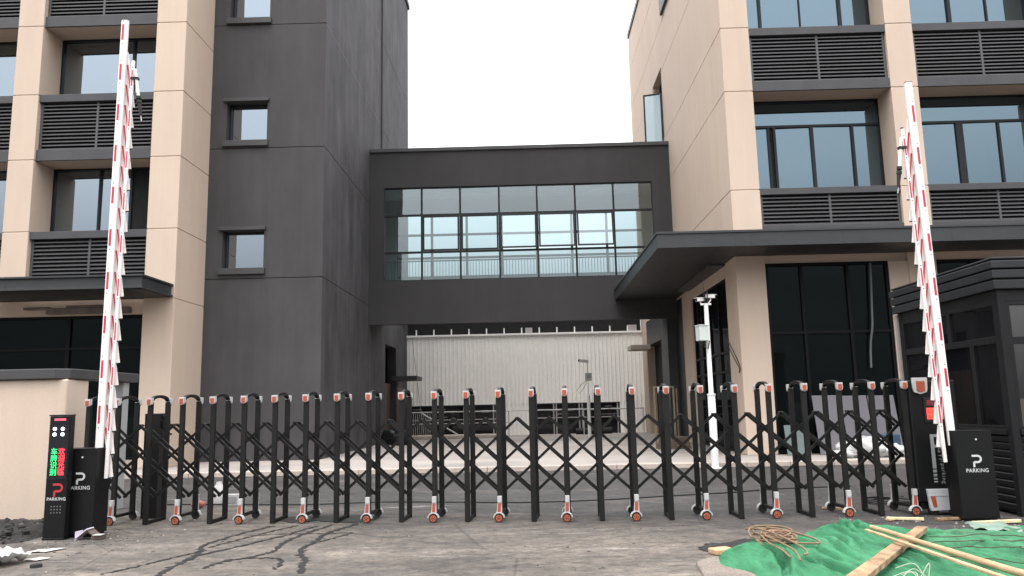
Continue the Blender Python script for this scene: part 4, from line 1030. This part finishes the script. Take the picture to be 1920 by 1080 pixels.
q.build('coiled_rope', ROPE, label='tangled brown rope heaped on the left end of the green netting', cat='rope')
q = MB(); rr_ = random.Random(5)
for i in range(6):
    a = rr_.uniform(.2, 2.9); c = Vector((2.78+rr_.uniform(-.06, .06), 5.86+rr_.uniform(-.05, .05), .21)); L = rr_.uniform(.10, .22)
    P = [c, c+Vector((math.cos(a)*L*.5, math.sin(a)*L*.4, .04+rr_.random()*.07)), c+Vector((math.cos(a+.5)*L, math.sin(a+.5)*L*.8, .0+rr_.random()*.06))]
    q.tube(catmull(P, 6, False), [.0035]*13, 5)
q.build('packing_straps', STRAW, label='torn pale plastic straps lying on the netting at the bottom edge', cat='strap')
q = MB(); rr_ = random.Random(9)
for P in ([(3.6, 7.35, .20), (4.1, 7.45, .205), (4.7, 7.35, .20)], [(3.55, 7.05, .20), (4.0, 7.12, .205), (4.6, 7.0, .20)], [(3.75, 7.7, .20), (4.3, 7.72, .20), (4.9, 7.6, .19)], [(4.2, 7.1, .205), (4.15, 6.6, .205), (4.3, 6.2, .205)], [(3.4, 6.75, .20), (3.8, 6.5, .205), (4.1, 6.0, .205)]):
    q.tube([p+Vector((.03*mnoise.noise(p*5), .03*mnoise.noise(p*5+Vector((9, 0, 0))), .015*mnoise.noise(p*7))) for p in catmull(P, 12, False)], .0045, 5)
q.build('twigs', mat('twig_brown', (.07, .05, .035), .9, .3, 6), label='thin dark twigs lying over the right part of the netting', cat='twig')
def sheet(name, pts, z, material, label, cat, crumple=.02, group=None, th=.004, seed=0):
    """a crumpled sheet with thickness: grid over a quad"""
    A, B_, C_, D_ = (Vector(p) for p in pts); n = 10; vs = []
    for lay in (0, 1):
        for i in range(n+1):
            for j in range(n+1):
                u, v = i/n, j/n; p = (A*(1-u)+B_*u)*(1-v)+(D_*(1-u)+C_*u)*v
                e = 1+.25*mnoise.noise(Vector((u*2+seed, v*2, 0)))
                vs.append((p.x, p.y, z+th*(1-lay)+max(0, crumple*(1+mnoise.noise(Vector((u*4+seed, v*4, 3)))*1.6))*e))
    k_ = (n+1)**2; f = []
    for i in range(n):
        for j in range(n):
            a = i*(n+1)+j; f += [(a, a+n+1, a+n+2, a+1), (k_+a, k_+a+1, k_+a+n+2, k_+a+n+1)]
    rim = [i*(n+1) for i in range(n+1)]+[n*(n+1)+j for j in range(1, n+1)]+[i*(n+1)+n for i in range(n-1, -1, -1)]+[j for j in range(n-1, 0, -1)]
    for a, b in zip(rim, rim[1:]+rim[:1]): f.append((b, a, a+k_, b+k_))
    mb = MB(); mb.add(vs, f, 0, True); return mb.build(name, material, label=label, cat=cat, group=group)
sheet('plastic_sheet', [(4.62, 8.5), (4.95, 8.25), (5.2, 8.7), (4.75, 8.95)], .10, mat('pale_film', (.20, .27, .22), .35, .2, 6), 'crumpled clear plastic sheet on the far right edge of the netting', 'plastic sheet', .03, seed=3)

# concrete strip beside the netting
q = MB(); q.prism([(1.52, 7.6), (1.75, 7.85), (2.1, 7.2), (2.2, 5.2), (1.15, 5.2), (1.42, 6.6)], (0, 0, -.05), (1, 0, 0), (0, 1, 0), (0, 0, .085)); q.build('concrete_path', mat('dusty_concrete', (.225, .185, .155), .95, .35, 2.2, bump=.6, bscale=40, fine=.4), bevel=.02, kind='structure')
q = MB(); q.obox((1.88, 8.1, .03), (.10, .04, .0), (-.03, .07, 0), (0, 0, .028)); q.build('wood_block', WOOD, bevel=.012, label='pale block of wood at the left tip of the netting', cat='block')

# scraps along the right end of the gate
rough_plank((4.42, 10.12, .02), (4.78, 9.92, .03), .07, .06, .03, 'wood_scrap', FOAM, 'whitish torn board end on the ground before the drive head', 7)
rough_plank((4.38, 10.0, .02), (4.62, 10.12, .02), .08, .05, .02, 'wood_scrap', WOOD, 'small flat tan board end lying left of the drive head', 17)
rough_plank((4.95, 9.95, .02), (5.25, 9.97, .025), .05, .05, .03, 'wood_scrap', BARK, 'short brown batten under the drive head bumper', 12)
rough_plank((5.2, 9.62, .02), (5.78, 9.66, .03), .06, .05, .035, 'foam_strip', FOAM, 'long yellowish foam strip in front of the right barrier cabinet', 21)
rough_plank((4.35, 11.0, .02), (4.0, 11.15, .02), .06, .05, .03, 'wood_scrap', WOOD, 'tan stick lying behind the gate near its right end', 30)

# rubble mound on the left, small grit
def heap(x, y): return .10*math.exp(-((x+7.3)/.95)**2-((y-10.45)/.65)**2)+.05*math.exp(-((x+6.4)/.45)**2-((y-10.3)/.6)**2)
q = MB(); n = 70; vs = []
for i in range(n+1):
    for j in range(n+1):
        x = -9+i*3.2/n; y = 9.0+j*2.03/n
        e = min(1, min(i, n-i, j, n-j+8)/9); h = heap(x, y)*1.3+.055*mnoise.noise(Vector((x*3, y*3, 0)))+.03*mnoise.noise(Vector((x*8, y*8, 3)))
        edge = min(1, max(0, (x+9.4+0)/1))*min(1, max(0, (-5.95-x+.25*mnoise.noise(Vector((y*2, 0, 0))))*3))*min(1, max(0, (y-9.15-.35*(x+7.5)*.3)*2.2))
        vs.append((x, y, -.03+(h+.035)*edge*e))
q.add(vs, [(i*(n+1)+j, (i+1)*(n+1)+j, (i+1)*(n+1)+j+1, i*(n+1)+j+1) for i in range(n) for j in range(n)], 0, True)
rr_ = random.Random(21)
for i in range(520):
    x, y = rr_.gauss(-6.9, .75), rr_.gauss(10.3, .4)
    if x > -6.02 or x < -9 or y > 10.93 or y < 9.2: continue
    blob(q, (x, y, heap(x, y)*1.1+.01), rr_.choice((.012, .015, .02, .03, .05)), 1 if rr_.random() < .22 else 0, 7, (rr_.uniform(.8, 1.7), 1, rr_.uniform(.4, .8)), .9, i*1.37, True)
q.build('rubble', [SOIL, STONE], kind='stuff')
q = MB(); rr_ = random.Random(33)
for i in range(420):
    x, y = rr_.uniform(-6, 6), rr_.uniform(6.2, 12.5)
    if rr_.random() < .55: x = rr_.choice((rr_.gauss(-5.3, .6), rr_.gauss(4.6, .6))); y = rr_.gauss(9.6, .5)
    blob(q, (x, y, .004), rr_.choice((.006, .008, .011, .016)), rr_.choice((0, 0, 1)), 6, (1.2, 1, .7), .4, i)
q.build('gravel', [STONE, mat('pale_chip', (.27, .24, .215), .9)], kind='stuff')

# litter on the left
sheet('paper_scrap', [(-5.62, 8.86), (-5.38, 8.84), (-5.28, 9.08), (-5.5, 9.0)], .006, PAPER, 'larger white paper scrap on the asphalt before the kiosk', 'paper', .006, 'paper scraps on the asphalt', seed=1)
sheet('paper_scrap', [(-5.36, 8.38), (-5.16, 8.33), (-5.1, 8.46), (-5.22, 8.5)], .006, PAPER, 'smaller white paper scrap beside the crumpled plastic bag', 'paper', .005, 'paper scraps on the asphalt', seed=5)
sheet('plastic_bag', [(-5.85, 8.0), (-5.28, 7.95), (-5.22, 8.35), (-5.75, 8.5)], .01, CLEARPL, 'crumpled white plastic bag at the bottom left corner', 'plastic bag', .10, seed=9)
sheet('blue_wrapper', [(-5.86, 8.42), (-5.66, 8.35), (-5.6, 8.55), (-5.8, 8.62)], .03, BLUEPL, 'pale blue wrapper by the white plastic bag', 'wrapper', .05, seed=12)
q = MB(); q.cyl((-4.98, 8.03, 0), (-4.98, 8.03, .03), .055, 18); q.cyl((-4.98, 8.03, .03), (-4.98, 8.03, .034), .045, 18); q.build('bottle_cap', RUBBER, label='round black cap on the ground right of the plastic bag', cat='cap')
bxo = thing('carton', 'small open white and brown carton at the foot of the left barrier cabinet', 'box', (-5.38, 9.72, 0))
q = MB(); q.obox((-5.47, 9.74, .075), (.07, .0, .055), (0, .08, 0), (-.004, 0, .005)); q.obox((-5.535, 9.74, .05), (.004, 0, 0), (0, .08, 0), (0, 0, .05)); q.build('carton_side', mat('lilac_card', (.55, .50, .58), .7), bxo)
q = MB(); q.obox((-5.36, 9.76, .07), (.065, 0, -.05), (0, .075, 0), (.004, 0, .005)); q.obox((-5.28, 9.72, .03), (.06, 0, 0), (0, .06, 0), (0, 0, .025)); q.build('carton_flap', mat('brown_card', (.10, .07, .06), .8), bxo)
q = MB(); q.obox((-5.26, 9.68, .060), (.05, 0, .0), (0, .05, 0), (0, 0, .003)); q.build('carton_lid', PAPER, bxo); settle(bxo)
# behind the gate
q = MB(); q.tube([(-5.15, 13.1, 0), (-5.15, 13.1, .26), (-5.15, 13.1, .32), (-5.15, 13.1, .36)], [.10, .10, .05, .045], 16); q.build('plastic_jug', CAPW, label='white plastic jug standing behind the left half of the gate', cat='jug')
q = MB(); q.box(-4.98, -4.75, 12.9, 13.05, 0, .17); q.box(-4.95, -4.78, 12.895, 12.899, .03, .14, 1); q.build('paint_tin', [CAPW, DPRINT], bevel=.02, label='small white tub beside the jug behind the gate', cat='tub')
q = MB(); blob(q, (-5.28, 12.6, .06), .085, 0, 12, (1.3, 1, .75), .4, 4); q.build('red_rag', mat('red_cloth', (.26, .09, .075), .8, .25, 8), label='crumpled red rag on the ground near the white jug', cat='rag')
q = MB(); pts = [(-6.0, 13.1), (-4.9, 12.95), (-3.6, 12.75), (-2.4, 12.9), (-1.2, 12.7), (0, 12.5), (1.2, 12.65), (2.3, 13.0), (3.3, 13.3), (4.2, 13.7), (5.5, 13.9)]
q.tube([(p.x, p.y, .014) for p in catmull(pts, 8, False)], .012, 6); q.build('power_cable', CABLE, label='long black cable trailing over the asphalt behind the gate', cat='cable')
q = MB(); pts = [(5.6, 12.2, .02), (5.1, 12.0, .02), (4.85, 11.6, .03), (5.2, 11.35, .03), (5.6, 11.6, .03), (5.3, 12.05, .04), (4.9, 11.95, .04), (4.95, 11.5, .05), (5.5, 11.4, .04)]
q.tube(catmull(pts, 8, False), .014, 6); q.build('hose', CABLE, label='loops of black hose behind the right end of the gate', cat='hose')
# boards, bundle and blue crate by the right-hand glazing
q = MB()
for i, (a, b, h) in enumerate(((7.35, 8.05, 1.50), (8.08, 8.75, 1.48), (8.78, 9.45, 1.47))):
    o = MB(); o.obox(((a+b)/2, 20.45, .1+h/2), ((b-a)/2, 0, 0), (0, .012, -.002), (0, .17, h/2)); o.build('grey_board', BOARD, bevel=.004, label=('leftmost', 'middle', 'rightmost')[i]+' of three grey boards leaning on the dark glazing', cat='board', group='grey boards leaning on the right glazing')
o = MB(); o.obox((6.85, 20.45, .48), (.30, 0, 0), (0, .012, -.002), (0, .09, .38)); o.build('small_board', BOARDG, bevel=.004, label='small greenish board leaning beside the beige pier', cat='board')
q = MB(); blob(q, (8.05, 19.3, .33), .42, 0, 28, (1.35, .7, .62), .35, 6); blob(q, (8.65, 19.25, .24), .34, 0, 28, (1.2, .7, .55), .4, 11); blob(q, (7.6, 19.2, .2), .3, 0, 24, (1.0, .7, .4), .4, 15)
q.build('wrapped_bundle', CLEARPL, label='bundle wrapped in white plastic film before the grey boards', cat='bundle')
q = MB(); q.box(8.65, 9.15, 19.75, 20.1, .1, .62); q.build('blue_crate', DBLUE, bevel=.03, label='dark blue crate behind the white wrapped bundle', cat='crate')
q = MB()
for P in ([(5.60, 22.1, 3.2), (5.60, 21.8, 3.12), (5.62, 21.3, 2.75), (5.64, 20.95, 2.4), (5.61, 20.92, 2.25)], [(5.62, 22.1, 3.15), (5.62, 21.7, 2.85), (5.63, 21.2, 2.5), (5.63, 20.98, 2.35), (5.60, 20.95, 2.24)]): q.tube(catmull(P, 8, False), .011, 6)
q.build('loose_cable', CABLE, label='thin black cable looping down the front of the beige pier', cat='cable')
q = MB(); q.box(3.95, 4.0, 25, 25.05, .1, 2.02); q.box(4.56, 4.61, 25, 25.05, .1, 2.02); q.box(4.0, 4.56, 25, 25.05, 1.97, 2.02); q.box(4.70, 4.74, 25.2, 25.24, .1, 1.95)
q.build('door_frame', BRASS, label='bare brownish door frame standing under the right end of the bridge', cat='door frame')
q = MB()
for i in range(5): q.box(3.9+.03*i, 4.9-.02*i, 24.2, 24.7, .1+.075*i, .165+.075*i)
q.build('pallet', mat('old_wood', (.12, .085, .055), .85, .3, 4), bevel=.006, label='low stack of dark timber under the right end of the bridge', cat='timber')
q = MB(); blob(q, (-5.3, 31.0, .35), .45, 0, 18, (1.1, .8, .7), .4, 2); blob(q, (-5.0, 30.2, .25), .35, 0, 16, (1.2, .9, .6), .4, 8)
q.build('black_sacks', BLACK, label='dark sacks heaped at the foot of the tower beneath the bridge', cat='sack')

# water trickling from the gate towards the camera, plus a painted shadow patch
def trail(P, wd, seed):
    wd *= 1.5; pts = catmull(P, 16, False); n = len(pts); vs = []
    for i, p in enumerate(pts):
        d = (pts[min(i+1, n-1)]-pts[max(i-1, 0)]).normalized(); s = Vector((-d.y, d.x)); j = Vector((mnoise.noise(Vector((i*.35, seed, 0))), mnoise.noise(Vector((i*.35, seed, 7)))))*.03
        a = wd*max(.12, .55+1.1*mnoise.noise(Vector((i*.33, seed, 2)))+.8*mnoise.noise(Vector((i*1.1, seed, 4)))); b = wd*max(.12, .55+1.1*mnoise.noise(Vector((i*.33, seed, 5)))+.8*mnoise.noise(Vector((i*1.1, seed, 8))))
        if i in (0, n-1): a *= .25; b *= .25
        vs += [(p.x+j.x+s.x*a, p.y+j.y+s.y*a, .004), (p.x+j.x-s.x*b, p.y+j.y-s.y*b, .004)]
    wt.add([(x, y, z+seed*.0003) for x, y, z in vs], [(2*i, 2*i+2, 2*i+3, 2*i+1) for i in range(n-1)])
wt = MB()
T_ = [([(-3.40, 10.55), (-3.55, 10.15), (-3.68, 9.6), (-3.74, 9.1), (-3.62, 8.75), (-3.55, 8.3), (-3.55, 7.9), (-3.5, 7.5)], .035),
      ([(-3.08, 10.55), (-3.25, 10.15), (-3.38, 9.75), (-3.5, 9.4), (-3.62, 9.0)], .025),
      ([(-2.80, 10.45), (-2.88, 10.2), (-2.97, 9.9)], .028),
      ([(-2.62, 10.5), (-2.72, 10.15), (-2.8, 9.75), (-2.85, 9.35), (-2.83, 9.0), (-2.8, 8.65), (-2.95, 8.35), (-3.15, 8.1), (-3.2, 7.8)], .030),
      ([(-2.36, 10.75), (-2.33, 10.5), (-2.42, 10.2), (-2.52, 9.8), (-2.5, 9.3), (-2.52, 8.9), (-2.45, 8.5), (-2.3, 8.15), (-2.25, 7.85), (-2.15, 7.5)], .034),
      ([(-3.5, 9.75), (-3.0, 9.85), (-2.6, 9.83), (-2.2, 9.85)], .016),
      ([(-2.2, 9.85), (-2.35, 9.45), (-2.5, 9.1)], .018),
      ([(-2.95, 9.8), (-3.15, 9.4), (-3.3, 9.0), (-3.5, 8.6), (-3.58, 8.2)], .028),
      ([(-3.15, 8.2), (-2.9, 8.3), (-2.62, 8.25), (-2.5, 8.0), (-2.48, 7.7)], .02),
      ([(-3.62, 8.75), (-3.8, 8.3), (-3.95, 7.9), (-4.1, 7.6)], .02)]
for i, (P, wd) in enumerate(T_): trail(P, wd, i)
def dark_patch(P, seed):
    pts = catmull(P, 10); n = len(pts); c = sum(pts, Vector((0, 0)))/n; vs = [(c.x, c.y, .0075)]
    for i, p in enumerate(pts):
        e = p+(p-c).normalized()*.11*mnoise.noise(Vector((i*.4, seed, 0)))+(p-c).normalized()*.05*mnoise.noise(Vector((i*1.3, seed, 4))); vs.append((e.x, e.y, .0075))
    wt.add(vs, [(0, i+1, (i+1) % n+1) for i in range(n)])
dark_patch([(1.72, 8.42), (1.9, 8.66), (2.12, 8.72), (2.3, 8.9), (2.45, 8.75), (2.3, 8.35), (1.98, 8.15), (1.8, 8.2)], 3)  # dark patch painted for the shadow left of the rope
dark_patch([(-3.55, 11.3), (-3.0, 11.5), (-2.3, 11.35), (-2.15, 10.95), (-2.45, 10.72), (-2.9, 10.9), (-3.3, 10.85)], 8)
wt.build('water_and_shadow', WET_SHADOW, kind='structure')
